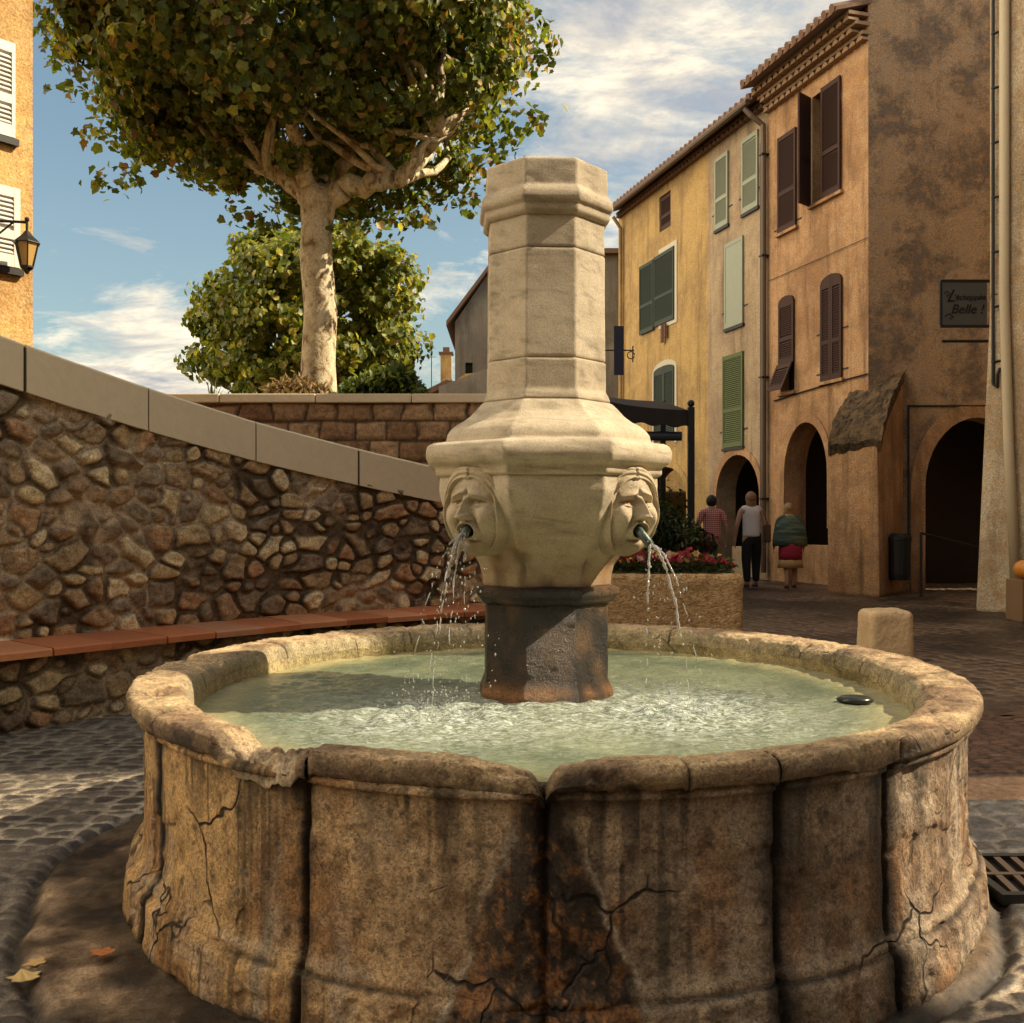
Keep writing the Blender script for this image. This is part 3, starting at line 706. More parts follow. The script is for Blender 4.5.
def rubble(s, z, seed, su=.135, sv=.105):
    ws = s+.05*(fbm(s*3, z*3, 0, 3, seed)-.5)*2; wz = z+.05*(fbm(s*3, z*3, 7, 3, seed+3)-.5)*2
    f1, f2, cid, cx, cy = worley(ws/su, wz/sv, seed, .92, .42)
    e = f2-f1; dome = sst(.05, .36, e)**.8
    hgt = dome*(.022+.030*cid)+.040*(fbm(s*10, z*10, cid*9, 4, seed+5)-.5)*dome+.026*(fbm(s*30, z*30, 0, 4, seed+8)-.5)
    hgt += dome*(cx*(cid*7 % 1-.5)+cy*(cid*13 % 1-.5))*.018
    k = (cid*17 % 1)
    pal = 2.15*np.array([1, 1.07, .98])*np.array([(.27, .185, .11), (.21, .13, .08), (.34, .25, .155), (.14, .10, .072), (.26, .15, .09), (.40, .31, .21), (.16, .12, .09), (.22, .15, .095)])
    c = pal[(k*7.99).astype(int)]
    c = c*(.65+.7*fbm(s*9, z*9, 3, 4, seed+11))[..., None]
    mort = lerp(c3((.16, .115, .07), s), c3((.60, .47, .32), s), sst(.42, .62, fbm(s*2, z*2, 0, 4, seed+13))[..., None])
    c = lerp(mort, c, sst(.16, .32, e)[..., None]); c = c*(1-.6*np.exp(-((e-.15)/.05)**2)*sst(.35, .6, fbm(s*5, z*5, 0, 3, seed+15)))[..., None]
    return hgt, c
sw = empty('stone_wall', (WP[len(WP)//2][0], WP[len(WP)//2][1], 0), 'rough rubble stone wall falling from left to right under a sloping pale stone coping', 'wall')
nz = 190
F_ = np.linspace(0, 1, nz)[:, None]; S_ = WS[None, :]+0*F_; Z_ = F_*(cop_top(S_)-.27)
hh, cc = rubble(S_, Z_, 701, .175, .135)
Pw = WP[None]+N2[None]*hh[..., None]
grid_obj('rubble_face', np.stack([Pw[..., 0], Pw[..., 1], Z_], -1), M['rubble'], sw, cc)
Bk = WP[None]-N2[None]*.32; lows = np.array([0., 1.])[:, None]
Zb = lows*(cop_top(WS)[None]-.27)
bk = np.stack([Bk[..., 0]+0*Zb, Bk[..., 1]+0*Zb, Zb], -1)
grid_obj('rear_face', bk[:, ::12], plain('rear render', (.28, .22, .16), .9, 0, .5), sw, flip=True)
js = [s0+q for q in (-4.3, -3.35, -2.4, -1.45, -.72, .16, 1.02, 1.90, 2.82, 3.70, 4.6, 5.4)]
for a, b2 in zip(js[:-1], js[1:]):
    if a < WS[0]: continue
    ss = np.linspace(a+.007, min(b2-.007, WS[-1]), 26); m = MB(); vs = []; fs = []
    for s in ss:
        zt = float(cop_top(s)); pf = path_at(np.array([s]), .045)[0]; pb = path_at(np.array([s]), -.36)[0]
        e = min(s-ss[0], ss[-1]-s); rnd_ = .008 if e < .002 else 0
        for (p, z) in ((pf, zt-.305), (pf, zt-.018), (lerp(pf, pb, .03), zt-.004), (lerp(pf, pb, .08), zt), (lerp(pf, pb, .95), zt), (pb, zt-.02), (pb, zt-.305)): vs.append((p[0], p[1], z))
    k = 7
    for i in range(len(ss)-1):
        for j in range(k): fs.append((i*k+j, i*k+(j+1) % k, (i+1)*k+(j+1) % k, (i+1)*k+j))
    fs.append(tuple(range(k))); fs.append(tuple((len(ss)-1)*k+j for j in range(k)))
    m.add(vs, fs).build('coping_block', M['coping'], sw)
vs = []; ss = WS[::12]
for s in ss:
    z_ = float(cop_top(s)); pf = path_at(np.array([s]), .030)[0]; pb = path_at(np.array([s]), -.34)[0]
    for p, z in ((pf, z_-.29), (pf, z_-.02), (pb, z_-.02), (pb, z_-.29)): vs.append((p[0], p[1], z))
MB().add(vs, [(i*4+j, i*4+(j+1) % 4, i*4+4+(j+1) % 4, i*4+4+j) for i in range(len(ss)-1) for j in range(4)]+[(0, 1, 2, 3)]).build('coping_bed', plain('dark joint mortar', (.05, .04, .03), .95), sw)
# bench ------------------------------------------------------------------
sb = empty('stone_bench', (-2.0, 7.0, 0), 'curved rubble stone bench topped with red terracotta tiles along the foot of the wall', 'bench')
SB = .56; zt = .475
i0 = 0; sel = slice(0, len(WS)); F_ = np.linspace(0, 1, 46)[:, None]; S_ = WS[None]+0*F_; Z_ = F_*(zt-.04)+0*S_
hh, cc = rubble(S_, Z_, 751, .17, .12)
Pw = WP[None]+N2[None]*(SB-.08+hh*.9)[..., None]
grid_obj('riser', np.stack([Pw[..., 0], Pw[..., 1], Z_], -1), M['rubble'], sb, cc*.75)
s = WS[0]; k = 0
tile_mats = [plain('terracotta tile', c, .7, 0, .5, 22, .6) for c in ((.52, .17, .06), (.44, .14, .05), (.60, .24, .10), (.50, .22, .11))]
while s < WS[-1]-.05:
    L = .36+.05*rnd.random(); e = min(s+L, WS[-1])
    m = MB(); vs = []; fs = []; ss = np.linspace(s+.003, e-.003, 6); dz = rnd.uniform(-.004, .004)
    for q in ss:
        pf = path_at(np.array([q]), SB+.02)[0]; pb = path_at(np.array([q]), .0)[0]
        for p, z in ((pf, zt-.045), (pf, zt-.008), (lerp(pf, pb, .02), zt), (pb, zt+.006), (pb, zt-.045)): vs.append((p[0], p[1], z+dz))
    for i in range(5):
        for j in range(5): fs.append((i*5+j, i*5+(j+1) % 5, (i+1)*5+(j+1) % 5, (i+1)*5+j))
    fs.append((0,1,2,3,4)); fs.append(tuple(25+j for j in range(5)))
    m.add(vs, fs).build('tile', tile_mats[k % 4], sb); s = e; k += rnd.choice((1, 1, 2, 3))
# ------------------------------------------------------------------ terrace behind, its retaining wall
rw = empty('retaining_wall', (-3, 11, 0), 'squared stone retaining wall with a flat coping below the plane tree', 'wall')
xs = np.arange(-9.5, .95, .02); zs = np.linspace(0, 2.50, 130); S_, Z_ = np.meshgrid(xs, zs, indexing='xy')
row = np.floor(Z_/.21+.9*(fbm(S_*.9, Z_*.8, 0, 3, 5)-.5)); ru = S_/.36+row*.47+.35*_h(row.astype(np.int64), row.astype(np.int64)*0, np.zeros_like(row, dtype=np.int64), 8)
fz = (Z_/.21+.9*(fbm(S_*.9, Z_*.8, 0, 3, 5)-.5)) % 1; fu = (ru+.5*(fbm(S_*3, Z_*3, 0, 3, 6)-.5)) % 1
e = np.minimum(np.minimum(fz, 1-fz)*.21, np.minimum(fu, 1-fu)*.36); cid = _h(np.floor(ru+.5*(fbm(S_*3, Z_*3, 0, 3, 6)-.5)).astype(np.int64), row.astype(np.int64), np.zeros_like(row, dtype=np.int64), 4)
hh = sst(.004, .035, e)*.028+.020*(fbm(S_*9, Z_*9, 0, 4, 9)-.5)
cc = lerp(c3((.30, .18, .10), S_), c3((.55, .38, .22), S_), cid[..., None])*(.7+.6*fbm(S_*7, Z_*7, 0, 4, 10))[..., None]
cc = lerp(c3((.12, .08, .05), S_), cc, sst(.006, .02, e)[..., None])
grid_obj('masonry_face', np.stack([S_, 11.0-hh, Z_], -1), M['rubble'], rw, cc)
MB().box(-9.5, .93, 11.04, 11.4, 0, 2.50).build('core', M['coping'], rw)
for x0 in np.arange(-9.5, .9, 1.05): MB().box(x0+.004, min(x0+1.046, .97), 10.93, 11.45, 2.502, 2.60).build('coping_slab', M['coping'], rw, bevel=.012)
M['earth'] = plain('dry earth', (.13, .09, .05), .95, 0, .8, 9, .5)
o = MB().box(-60, .92, 11.46, 60, 0, 2.47).build('terrace', M['earth']); tag(o, kind='structure')

# ------------------------------------------------------------------ foliage
def leaf_mat(t, b):
    c = t.attr().outputs['Color']; bf = t.node('ShaderNodeNewGeometry').outputs['Backfacing']
    n = t.noise(t.geo(), 30, 2, .5); c = t.mix(1, c, t.ramp(n, [(.3, (.75, .75, .75)), (.7, (1.25, 1.2, 1.1))]), 'MULTIPLY')
    setin(t, b, Base_Color=c, Roughness=.5)
    tr = t.node('ShaderNodeBsdfTranslucent', {'Color': t.mix(1, c, (1.5, 1.5, .6), 'MULTIPLY')}).outputs[0]
    ms = t.node('ShaderNodeMixShader', {0: .42, 1: b.outputs[0], 2: tr})
    t.l.new(ms.outputs[0], t.n['Material Output'].inputs[0])
M['leaf'] = mat('leaf', leaf_mat)
PLANE = np.array([(0,0),(.22,-.07),(.43,.06),(.42,.24),(.54,.46),(.33,.62),(0,.92),(-.33,.62),(-.54,.46),(-.42,.24),(-.43,.06),(-.22,-.07)], float)
OVAL = np.array([(0,0),(.16,.18),(.20,.45),(.12,.78),(0,1.0),(-.12,.78),(-.20,.45),(-.16,.18)], float)
def leaves(name, pos, nrm, size, pal, wts, parent=None, shape=PLANE, seed=1, updown=None, mats=None, tips=None):
    g = np.random.default_rng(seed); n = len(pos); k = len(shape)
    shs = np.broadcast_to(shape, (n, k, 2)).copy()
    if tips is not None: shs[tips[0]] = tips[1]
    shs = shs*(1+g.uniform(-.12, .12, shs.shape)); shs[:, :, 1] -= .3
    nr = nrm+g.normal(0, .45, (n, 3)); nr /= np.linalg.norm(nr, axis=1)[:, None]
    dn = g.normal(0, .5, (n, 3))+(np.array([0, 0, -.7]) if updown is None else np.array(updown)); ax = dn-(dn*nr).sum(1)[:, None]*nr; ax /= np.linalg.norm(ax, axis=1)[:, None]
    bx = np.cross(nr, ax); sz = size*(.65+.7*g.random(n))
    fold = .12+.25*g.random(n)
    V = pos[:, None]+sz[:, None, None]*(shs[:, :, :1]*bx[:, None]+shs[:, :, 1:]*ax[:, None]+(np.abs(shs[:, :, :1])*fold[:, None, None]-.45*(shs[:, :, 1:]**2))*nr[:, None])
    pi = g.choice(len(pal), n, p=np.array(wts)/sum(wts)); c = np.array(pal)[pi]*(.75+.5*g.random((n, 1)))
    col = np.repeat(c[:, None], k, 1)
    F = np.arange(n*k).reshape(n, k)
    # fan split in two halves folded at the midrib
    h = k//2; L = F[:, :h+1]; Rr = F[:, [0]+list(range(h, k))]
    if L.shape[1] == Rr.shape[1]: FF = np.concatenate([L, Rr], 0)
    else: FF = F
    me = mesh_np(name, V.reshape(-1, 3), FF, col.reshape(-1, 3))
    return link(name, me, mats or M['leaf'], parent)
STAR = np.array([(0,0),(.16,-.10),(.42,.02),(.34,.22),(.52,.46),(.26,.54),(0,.95),(-.26,.54),(-.52,.46),(-.34,.22),(-.42,.02),(-.16,-.10)], float)
def crown_points(cen, rad, nclump, per, cr, seed, lowcut=-.75, gap=.4, keep=None):
    g = np.random.default_rng(seed); P = []; Nn = []; k = 0; cen = np.array(cen); rad = np.array(rad)
    while k < nclump:
        d = g.normal(0, 1, 3); d /= np.linalg.norm(d); rr_ = (.38+.62*g.random()**.45)
        if d[2]*rr_ < lowcut: continue
        lump = 1+.16*(fbm(d[0]*2.2+9, d[1]*2.2+9, d[2]*2.2+9, 3, seed)-.5)*2
        c = cen+d*rr_*rad*lump
        if keep is not None and not keep(c): continue
        cc_ = cr*(.6+.8*g.random()); n = int(per*(.6+.8*g.random()))
        o = g.normal(0, 1, (n, 3)); o /= np.linalg.norm(o, axis=1)[:, None]; o *= (g.random((n, 1))**.45)*cc_; o[:, 2] *= .75
        P.append(c+o); q = o/cc_*.9+d*.7+np.array([0, 0, .35]); Nn.append(q/np.linalg.norm(q, axis=1)[:, None]); k += 1
    return np.concatenate(P), np.concatenate(Nn)
def bark_mat(t, b):
    v = t.geo(); n = t.noise(t.mapv(v, (1, 1, .6)), 7, 4, .6, .6); e = t.vor(t.mapv(v, (1, 1, .55)), 9, 'SMOOTH_F1'); n2 = t.noise(v, 40, 4, .6)
    c = t.ramp(n, [(.38, (.28, .18, .09)), (.44, (.55, .44, .26)), (.58, (.78, .66, .44)), (.68, (.48, .42, .25))], 'EASE')
    c = t.mix(1, c, t.ramp(n2, [(.3, (.7, .7, .7)), (.7, (1.15, 1.15, 1.15))]), 'MULTIPLY')
    setin(t, b, Base_Color=c, Roughness=.85, Normal=t.bump(t.math('ADD', n, t.math('MULTIPLY', n2, .3)), .7, .03))
M['bark'] = mat('mottled plane bark', bark_mat)
def limb(m, a, b, r0, r1, seed, sag=.15, n=9):
    q = random.Random(seed); a, b = Vector(a), Vector(b); pts = []; rs = []; w1 = Vector([q.uniform(-1, 1) for _ in range(3)])*(b-a).length*sag
    for i in range(n+1):
        f = i/n; p = a.lerp(b, f)+w1*math.sin(math.pi*f)+Vector([q.uniform(-1, 1)*r0*.35 for _ in range(3)])*(0 < i < n); pts.append(p); rs.append(r0+(r1-r0)*f**.8)
    m.tube(pts, rs, 10); return b
TZ = 2.47; TY = 13.2
def tp(px, py, y=TY): return ((px-512)/1000*y, y, CAMZ+(517-py)/1000*y)
tree = empty('plane_tree', (tp(319, 388)[0], TY, TZ), 'large plane tree with mottled pale trunk and wide round crown of green and brown leaves', 'tree')
m = MB(); b0 = tp(319, 388); f0 = tp(318, 205)
prof = [(b0[0], TY, TZ-.05), (b0[0]+.01, TY, TZ+.15), (b0[0]-.01, TY, TZ+.8), (b0[0]+.02, TY+.02, TZ+1.5), (f0[0]-.03, TY, 4.7), (f0[0], TY, f0[2]), (f0[0]+.01, TY, f0[2]+.18)]
m.tube(resamp(prof, .12)[0].tolist(), list(np.interp(np.linspace(0, 1, len(resamp(prof, .12)[0])), [0, .06, .3, .85, 1], [.285, .245, .222, .205, .245])), 18)
m.build('trunk', M['bark'], tree, True)
m = MB(); fk = (f0[0], TY, f0[2]+.02)
lims = [((345, 192), (400, 188), -.3, .15), ((300, 190), (262, 165), .2, .13), ((318, 190), (352, 135), .5, .12), ((310, 190), (300, 140), -.5, .12)]
ends = []
for (a, bb, dy, r0) in lims:
    A = tp(*a); B = tp(*bb); A = (A[0], TY+dy*.3, A[2]); B = (B[0], TY+dy, B[2]); limb(m, fk, A, r0*1.15, r0, 3, .05, 4); limb(m, A, B, r0, r0*.75, 5, .1, 6); ends.append((B, r0*.75))
B = ends[0][0]; e1 = limb(m, B, (tp(440, 150)[0], TY-.5, tp(440, 150)[2]), .11, .09, 8, .12); limb(m, e1, (tp(447, 70)[0], TY-.6, tp(447, 70)[2]), .09, .04, 9, .1)
q = random.Random(4)
for (B, r_) in ends+[(e1, .09)]:
    for _ in range(6):
        E = (B[0]*.6+(-2.8)*.4+q.uniform(-1.2, 1.2), B[1]+q.uniform(-.6, 1.8), B[2]+q.uniform(.3, 1.7)); e2 = limb(m, B, E, r_*.6, .03, q.random(), .15)
        for _ in range(3): limb(m, e2, (e2.x+q.uniform(-.6, .6), e2.y+q.uniform(-.6, .6), e2.z+q.uniform(.0, .7)), .028, .008, q.random(), .15, 5)
m.build('limbs', M['bark'], tree, True)
cc_ = tp(302, 20); P, Nn = crown_points((cc_[0], TY, cc_[2]+.15), (3.18, 3.1, 2.65), 540, 125, .41, 11, -.86, keep=lambda c: not (abs(c[0]-fk[0]-.25) < 1.5 and c[2] < 5.75+.35*abs(c[0]-fk[0]) and c[1] < TY+1.3))
g = np.random.default_rng(5)
# loose twigs at the rim of the crown
for (tx_, ty_) in ((50, 20), (62, 60), (75, 90), (95, 130), (108, 183), (130, 178), (500, 160), (470, 200), (240, 212), (262, 222), (530, 120), (420, 212), (385, 222), (345, 225), (60, 40), (540, 60), (150, 160), (495, 175)):
    c = np.array(tp(tx_, ty_, TY+g.uniform(-1, 1)*.6)); o = g.normal(0, 1, (26, 3))*np.array([.20, .25, .13]); o *= .72; P = np.concatenate([P, c+o]); Nn = np.concatenate([Nn, o*2+[0, -.3, .5]])
GREENS = [(.085, .12, .022), (.15, .19, .035), (.28, .30, .06), (.38, .27, .08), (.22, .13, .045), (.50, .48, .12)]
h_ = np.random.default_rng(1).random(len(P)) < .5
leaves('crown', P, Nn, .108, GREENS, (32, 30, 18, 9, 6, 5), tree, PLANE, 21, tips=(h_, STAR))
# second tree behind
t2 = empty('round_tree', (tp(315, 395, 18.5)[0], 18.5, TZ), 'smaller round bushy tree with yellow green leaves behind the plane tree trunk', 'tree')
c2 = tp(313, 322, 18.5); P, Nn = crown_points(c2, (2.12, 2.0, 1.75), 190, 150, .38, 33, -.95)
leaves('crown', P, Nn, .115, [(.09, .13, .02), (.17, .20, .035), (.30, .31, .06), (.42, .37, .08)], (26, 30, 24, 12), t2, PLANE, 22)
m = MB(); limb(m, (c2[0], 18.5, TZ-.05), (c2[0], 18.5, c2[2]-.3), .14, .09, 2, .03)
for _ in range(9): limb(m, (c2[0], 18.5, c2[2]-.5), (c2[0]+q.uniform(-1.5, 1.5), 18.5+q.uniform(-1.5, 1.5), c2[2]+q.uniform(-.4, 1.2)), .06, .015, q.random())
m.build('trunk', M['bark'], t2, True)
# low planting on the terrace
def shrub(name, px0, px1, py, Y, sz, pal, label, cat, n, seed, shp=OVAL):
    x0, x1 = (px0-512)/1000*Y, (px1-512)/1000*Y; zt_ = CAMZ+(517-py)/1000*Y; g = np.random.default_rng(seed)
    X_ = g.uniform(x0, x1, n); env = np.sqrt(np.clip(1-((X_-(x0+x1)/2)/((x1-x0)/2))**2, .05, 1))*(.75+.4*fbm(X_*4, X_*0, 0, 3, seed))
    Z_ = TZ+(zt_-TZ)*env*g.random(n)**.6; Y_ = Y+g.normal(0, .22, n)
    nn = np.stack([g.normal(0, .5, n), g.normal(-.4, .5, n), g.random(n)+.2], -1)
    o = leaves(name, np.stack([X_, Y_, Z_], -1), nn, sz, pal, [1]*len(pal), None, shp, seed, (0, 0, .9)); tag(o, label, cat); return o
shrub('shrub', 338, 432, 366, 12.2, .11, [(.10, .15, .03), (.20, .24, .05), (.06, .09, .02)], 'bright green low shrub on the terrace right of the tree trunk', 'shrub', 2600, 41)
shrub('dry_bush', 264, 342, 378, 12.0, .085, [(.30, .20, .12), (.20, .13, .08), (.24, .19, .09)], 'dry brownish low bush around the foot of the plane tree', 'bush', 1900, 42)
# fan palm and yucca spikes
def spiky(px, Y, n, L, pal, label, cat, name, seed, up=.5):
    q = random.Random(seed); m = MB(); x0 = (px-512)/1000*Y
    for k in range(n):
        a = q.uniform(0, 6.28); e = q.uniform(up-.5, up+.6); l = L*q.uniform(.6, 1.1); w_ = .014; d = Vector((math.cos(a)*math.cos(e), math.sin(a)*math.cos(e), math.sin(e))); sd_ = d.cross(Vector((0, 0, 1))).normalized()
        b_ = Vector((x0, Y, TZ+.12)); mid = b_+d*l*.55; tip = b_+d*l+Vector((0, 0, -.18*l*math.cos(e)))
        m.add([b_-sd_*w_*.6, b_+sd_*w_*.6, mid+sd_*w_, mid-sd_*w_, tip], [(0, 1, 2, 3), (3, 2, 4)])
    m.tube([(x0, Y, TZ-.03), (x0, Y, TZ+.13)], .06, 8)
    o = m.build(name, pal); tag(o, label, cat)
M['blade'] = plain('plant blade', (.10, .13, .035), .5); M['blade2'] = plain('grey plant blade', (.15, .18, .08), .5)
spiky(243, 12.4, 60, .42, M['blade'], 'small dark palm with arching fronds on the terrace edge left of the trees', 'palm', 'palm_plant', 3)
spiky(212, 12.6, 26, .42, M['blade2'], 'thin spiky plant with upright blades, leftmost on the terrace edge', 'plant', 'spiky_plant', 5, 1.1)
# ------------------------------------------------------------------ houses on the right
FR = Frame((5.95, 16.7), (-.276, .961)).out((-.961, -.276))       # the street front
M['yellow'] = plaster('yellow plaster', (.56, .37, .14), (.36, .23, .10), .8, 1, (.60, .40, .16))
M['cream'] = plaster('cream plaster', (.50, .38, .24), (.34, .24, .16), .85, 1, (.50, .33, .18))
M['orange'] = plaster('orange plaster', (.60, .36, .19), (.36, .20, .10), .95, 1, (.52, .26, .10))
M['brownside'] = plaster('weathered brown plaster', (.42, .28, .17), (.20, .14, .10), 1.0, 1.2, (.52, .29, .13), .3, .46, .56)
M['pale'] = plaster('pale plaster', (.60, .50, .36), (.36, .26, .16), .7, 1.4, (.50, .28, .10))
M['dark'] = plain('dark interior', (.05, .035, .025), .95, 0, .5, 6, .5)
M['brown_shutter'] = plain('dark red brown painted wood', (.055, .020, .012), .8, 0, .3, 60, .3)
M['green_shutter'] = plain('faded green painted wood', (.12, .15, .06), .8, 0, .3, 60, .3)
M['pale_shutter'] = plain('pale grey green painted wood', (.34, .36, .27), .6, 0, .2, 60, .3)
M['blue_shutter'] = plain('grey green painted wood', (.045, .062, .050), .8, 0, .3, 60, .3)
M['white_shutter'] = plain('white painted wood', (.74, .70, .62), .5, 0, .1, 60, .15)
M['pipe'] = plain('zinc pipe', (.16, .11, .08), .55, .3)
M['roof'] = plain('old clay roof tile', (.20, .11, .065), .85, 0, .6, 14, .5)
M['genoise'] = plain('plastered tile ends', (.34, .21, .12), .9, 0, .5, 20, .5)
M['frame_pale'] = plain('pale painted surround', (.62, .56, .44), .8)
M['glass'] = plain('dark window glass', (.02, .022, .025), .08, 0)
def rect(a, b, z0, z1): return [(a, z0), (b, z0), (b, z1), (a, z1)]
def shutter(fr, u0, u1, z0, z1, d, m, par, rise=0, slat=True, name='shutter', mid=True, side=0):
    """a louvred leaf: stiles, rails, slats; optional arched head"""
    if u0 > u1: u0, u1 = u1, u0
    mb = MB(); w_ = u1-u0; st = min(.055, w_*.17); th = .035
    def top(u):
        if not rise: return z1
        if side == 0: q = (u-(u0+u1)/2)/(w_/2); return z1+rise*math.sqrt(max(0, 1-q*q))
        q = (u1-u)/w_ if side > 0 else (u-u0)/w_; return z1+rise*math.sqrt(max(0, 1-(1-q)**2))
    n = 8; us = [u0+w_*i/n for i in range(n+1)]
    mb.plate([(u0, z0), (u0+st, z0), (u0+st, top(u0+st)), (u0, top(u0))], [], fr, d, d+th)
    mb.plate([(u1-st, z0), (u1, z0), (u1, top(u1)), (u1-st, top(u1-st))], [], fr, d, d+th)
    a, b = u0+st+.001, u1-st-.001; us = [a+(b-a)*i/n for i in range(n+1)]
    mb.plate([(a, z1-.09)]+[(b, z1-.09)]+[(u, top(u)-.002) for u in reversed(us)], [], fr, d+.002, d+th-.002)
    mb.fbox(fr, a, b, z0, z0+.11, d+.002, d+th-.002)
    zm = z0+(z1-z0)*.40
    if mid: mb.fbox(fr, a, b, zm-.04, zm+.04, d+.002, d+th-.002)
    if slat:
        z = z0+.13
        while z < z1-.10:
            if not (mid and abs(z-zm) < .055):
                mb.hexa([fr(a, z-.010, d+.030), fr(b, z-.010, d+.030), fr(b, z+.018, d+.006), fr(a, z+.018, d+.006), fr(a, z-.003, d+.032), fr(b, z-.003, d+.032), fr(b, z+.025, d+.008), fr(a, z+.025, d+.008)])
            z += .042
        mb.fbox(fr, a, b, z0+.10, z1-.08, d+.002, d+.005)
    else: mb.fbox(fr, a, b, z0+.10, z1-.08, d+.006, d+th-.008)
    return mb.build(name, m, par)
def hinges(fr, u0, u1, zs, d, par):
    for z in zs:
        for u, s_ in ((u0, -1), (u1, 1)):
            mb = MB(); mb.fbox(fr, min(u, u+s_*.16), max(u, u+s_*.16), z-.012, z+.012, d+.002, d+.014); mb.build('shutter_hook', M['metal'], par)
def house_front(name, label, cat, ua, ub, m, holes, top=9.62, th=.45, arch=None, extra=None, mroof=True):
    u0, u1 = FR.at(ub)[0] if False else ub, ua
    root = empty(name, FR((ua+ub)/2, 0, -.2), label, cat)
    hs = []
    outer = [(ua, 0), (ub, 0), (ub, top), (ua, top)]
    if arch:
        a, b, zs, rise = arch; outer = [(ua, 0), (a, 0)]+arc_pts(a, b, zs, rise, 16)[::-1]+[(b, 0), (ub, 0), (ub, top), (ua, top)]
    MB().plate(outer, holes, FR, -th, 0).build('wall', m, root)
    return root
def U(px): return FR.at(px)[0]
def zr(px, y0, y1): return FR.at(px, y1)[1], FR.at(px, y0)[1]
us = dict(a=0.0, b=U(768), c=U(708), d=U(622))
ZT = 9.62
# window holes: (u0,u1,z0,z1[,rise])
def W(px0, px1, y0, y1):
    c = (px0+px1)/2; a, b = sorted((U(px1), U(px0))); z0, z1 = zr(c, y0, y1); return a, b, z0, z1
def hole(w, rise=0, g=.02):
    a, b, z0, z1 = w; a += g; b -= g; z0 += g; z1 -= g
    return rect(a, b, z0, z1) if not rise else [(a, z0), (b, z0)]+arc_pts(a, b, z1, rise, 8)
def dark_pane(fr, w, root, rise=0, name='window'):
    a, b, z0, z1 = w; f = MB().fbox(fr, a-.04, b+.04, z0-.04, z1+rise+.04, -.22, -.19).build(name, M['glass'], root)
    c = (a+b)/2; MB().fbox(fr, c-.02, c+.02, z0, z1+rise, -.185, -.16).fbox(fr, a, b, (z0+z1)/2-.018, (z0+z1)/2+.018, -.183, -.162).build('frame', M['frame_pale'], f)
# orange house
w8, w9, w10, w11 = W(779, 797, 133, 230), W(812, 842, 86, 198), W(780, 795, 302, 392), W(822, 843, 282, 380)
archO = (U(828), U(785), 2.05, .95)
oh = house_front('orange_house', 'tall orange plastered corner house with dark brown louvred shutters and a street arcade', 'house', us['a'], us['b'], M['orange'], [hole(w8), hole(w9), hole(w10, .12), hole(w11, .14)], arch=archO)
for w_, r_ in ((w8, 0), (w9, 0), (w10, .1), (w11, .12)): dark_pane(FR, w_, oh, r_)
shutter(FR, w8[0], w8[1], w8[2], w8[3], .01, M['brown_shutter'], oh); hinges(FR, w8[0], w8[1], (w8[2]+.1,), .0, oh)
mid9 = w9[0]+(w9[1]-w9[0])*.62
shutter(FR, w9[0], mid9, w9[2], w9[3], .02, M['brown_shutter'], oh)
fr2 = Frame(FR(w9[1], 0, .02), (FR.u*(-.45)+FR.n*.89)).out(tuple((FR.n*.45+FR.u*.89)[:2])); shutter(fr2, 0, .40, w9[2]-.02, w9[3]-.02, 0, M['brown_shutter'], oh)
shutter(FR, w11[0], (w11[0]+w11[1])/2-.004, w11[2], w11[3], .01, M['brown_shutter'], oh, .14, side=-1); shutter(FR, (w11[0]+w11[1])/2+.004, w11[1], w11[2], w11[3], .01, M['brown_shutter'], oh, .14, side=1)
shutter(FR, w10[0], w10[1], w10[2]+.55, w10[3], .01, M['brown_shutter'], oh, .12)
def tiltf(u, z, d=0): return FR(u, z, .04+d+max(0, (w10[2]+.55-z))*.42)
class TF:
    def __call__(s, u, z, d=0.): return tiltf(u, z, d)
shutter(TF(), w10[0], w10[1], w10[2]+.02, w10[2]+.54, .0, M['brown_shutter'], oh, mid=False)
hinges(FR, w11[0], w11[1], (w11[2]+.15, (w11[2]+w11[3])/2), 0, oh)
for w_ in (w8, w9, w10, w11): MB().fbox(FR, w_[0]-.05, w_[1]+.05, w_[2]-.06, w_[2]-.005, .002, .07).build('sill', M['orange'], oh)
# thin cords and cable along the front
def cable(pts, name, par, r=.008): MB().tube([FR(u, z, .025) for u, z in pts], r, 6).build(name, M['metal'], par)
cable([(0, FR.at(868, 374)[1]), (U(830), FR.at(830, 384)[1]), (U(800), FR.at(800, 393)[1]), (U(775), FR.at(775, 401)[1])], 'cable', oh, .014)
cable([(0, FR.at(868, 238)[1]), (U(770), FR.at(770, 281)[1])], 'cable', oh, .006)
MB().box(9.3, 13.2, 17.4, 24, 0, 9.4).build('house_body', M['orange'], oh)  # unseen volume added to keep sun out of the arcade
# the gable side that faces the square
FS = Frame((5.95, 16.7), (1, -.035)).out((-.035, -1))
su = lambda px: FS.at(px)[0]
sa0, sa1 = su(925), su(1030)
outer = [(.0, 0), (sa0, 0)]+arc_pts(sa0, sa1, 1.75, 1.15, 18)[::-1]+[(sa1, 0), (7.5, 0), (7.5, 12.3), (4.0, 13.6), (0, 9.95)]
MB().plate(outer, [], FS, -.45, 0).build('side_wall', M['brownside'], oh)
arch_o = [(sa0-.24, .0), (sa0-.005, .0)]+arc_pts(sa0-.005, sa1+.005, 1.75, 1.155, 18)[::-1]+[(sa1+.005, 0), (sa1+.24, 0)]+arc_pts(sa0-.24, sa1+.24, 1.75, 1.40, 18)
MB().plate(arch_o, [], FS, -.1, .03).build('arch_ring', M['orange'], oh)
MB().tube([FS(su(908), FS.at(908, 406)[1], .02), FS(2.9, FS.at(985, 406)[1], .02)], .016, 6).build('cable', M['metal'], oh)
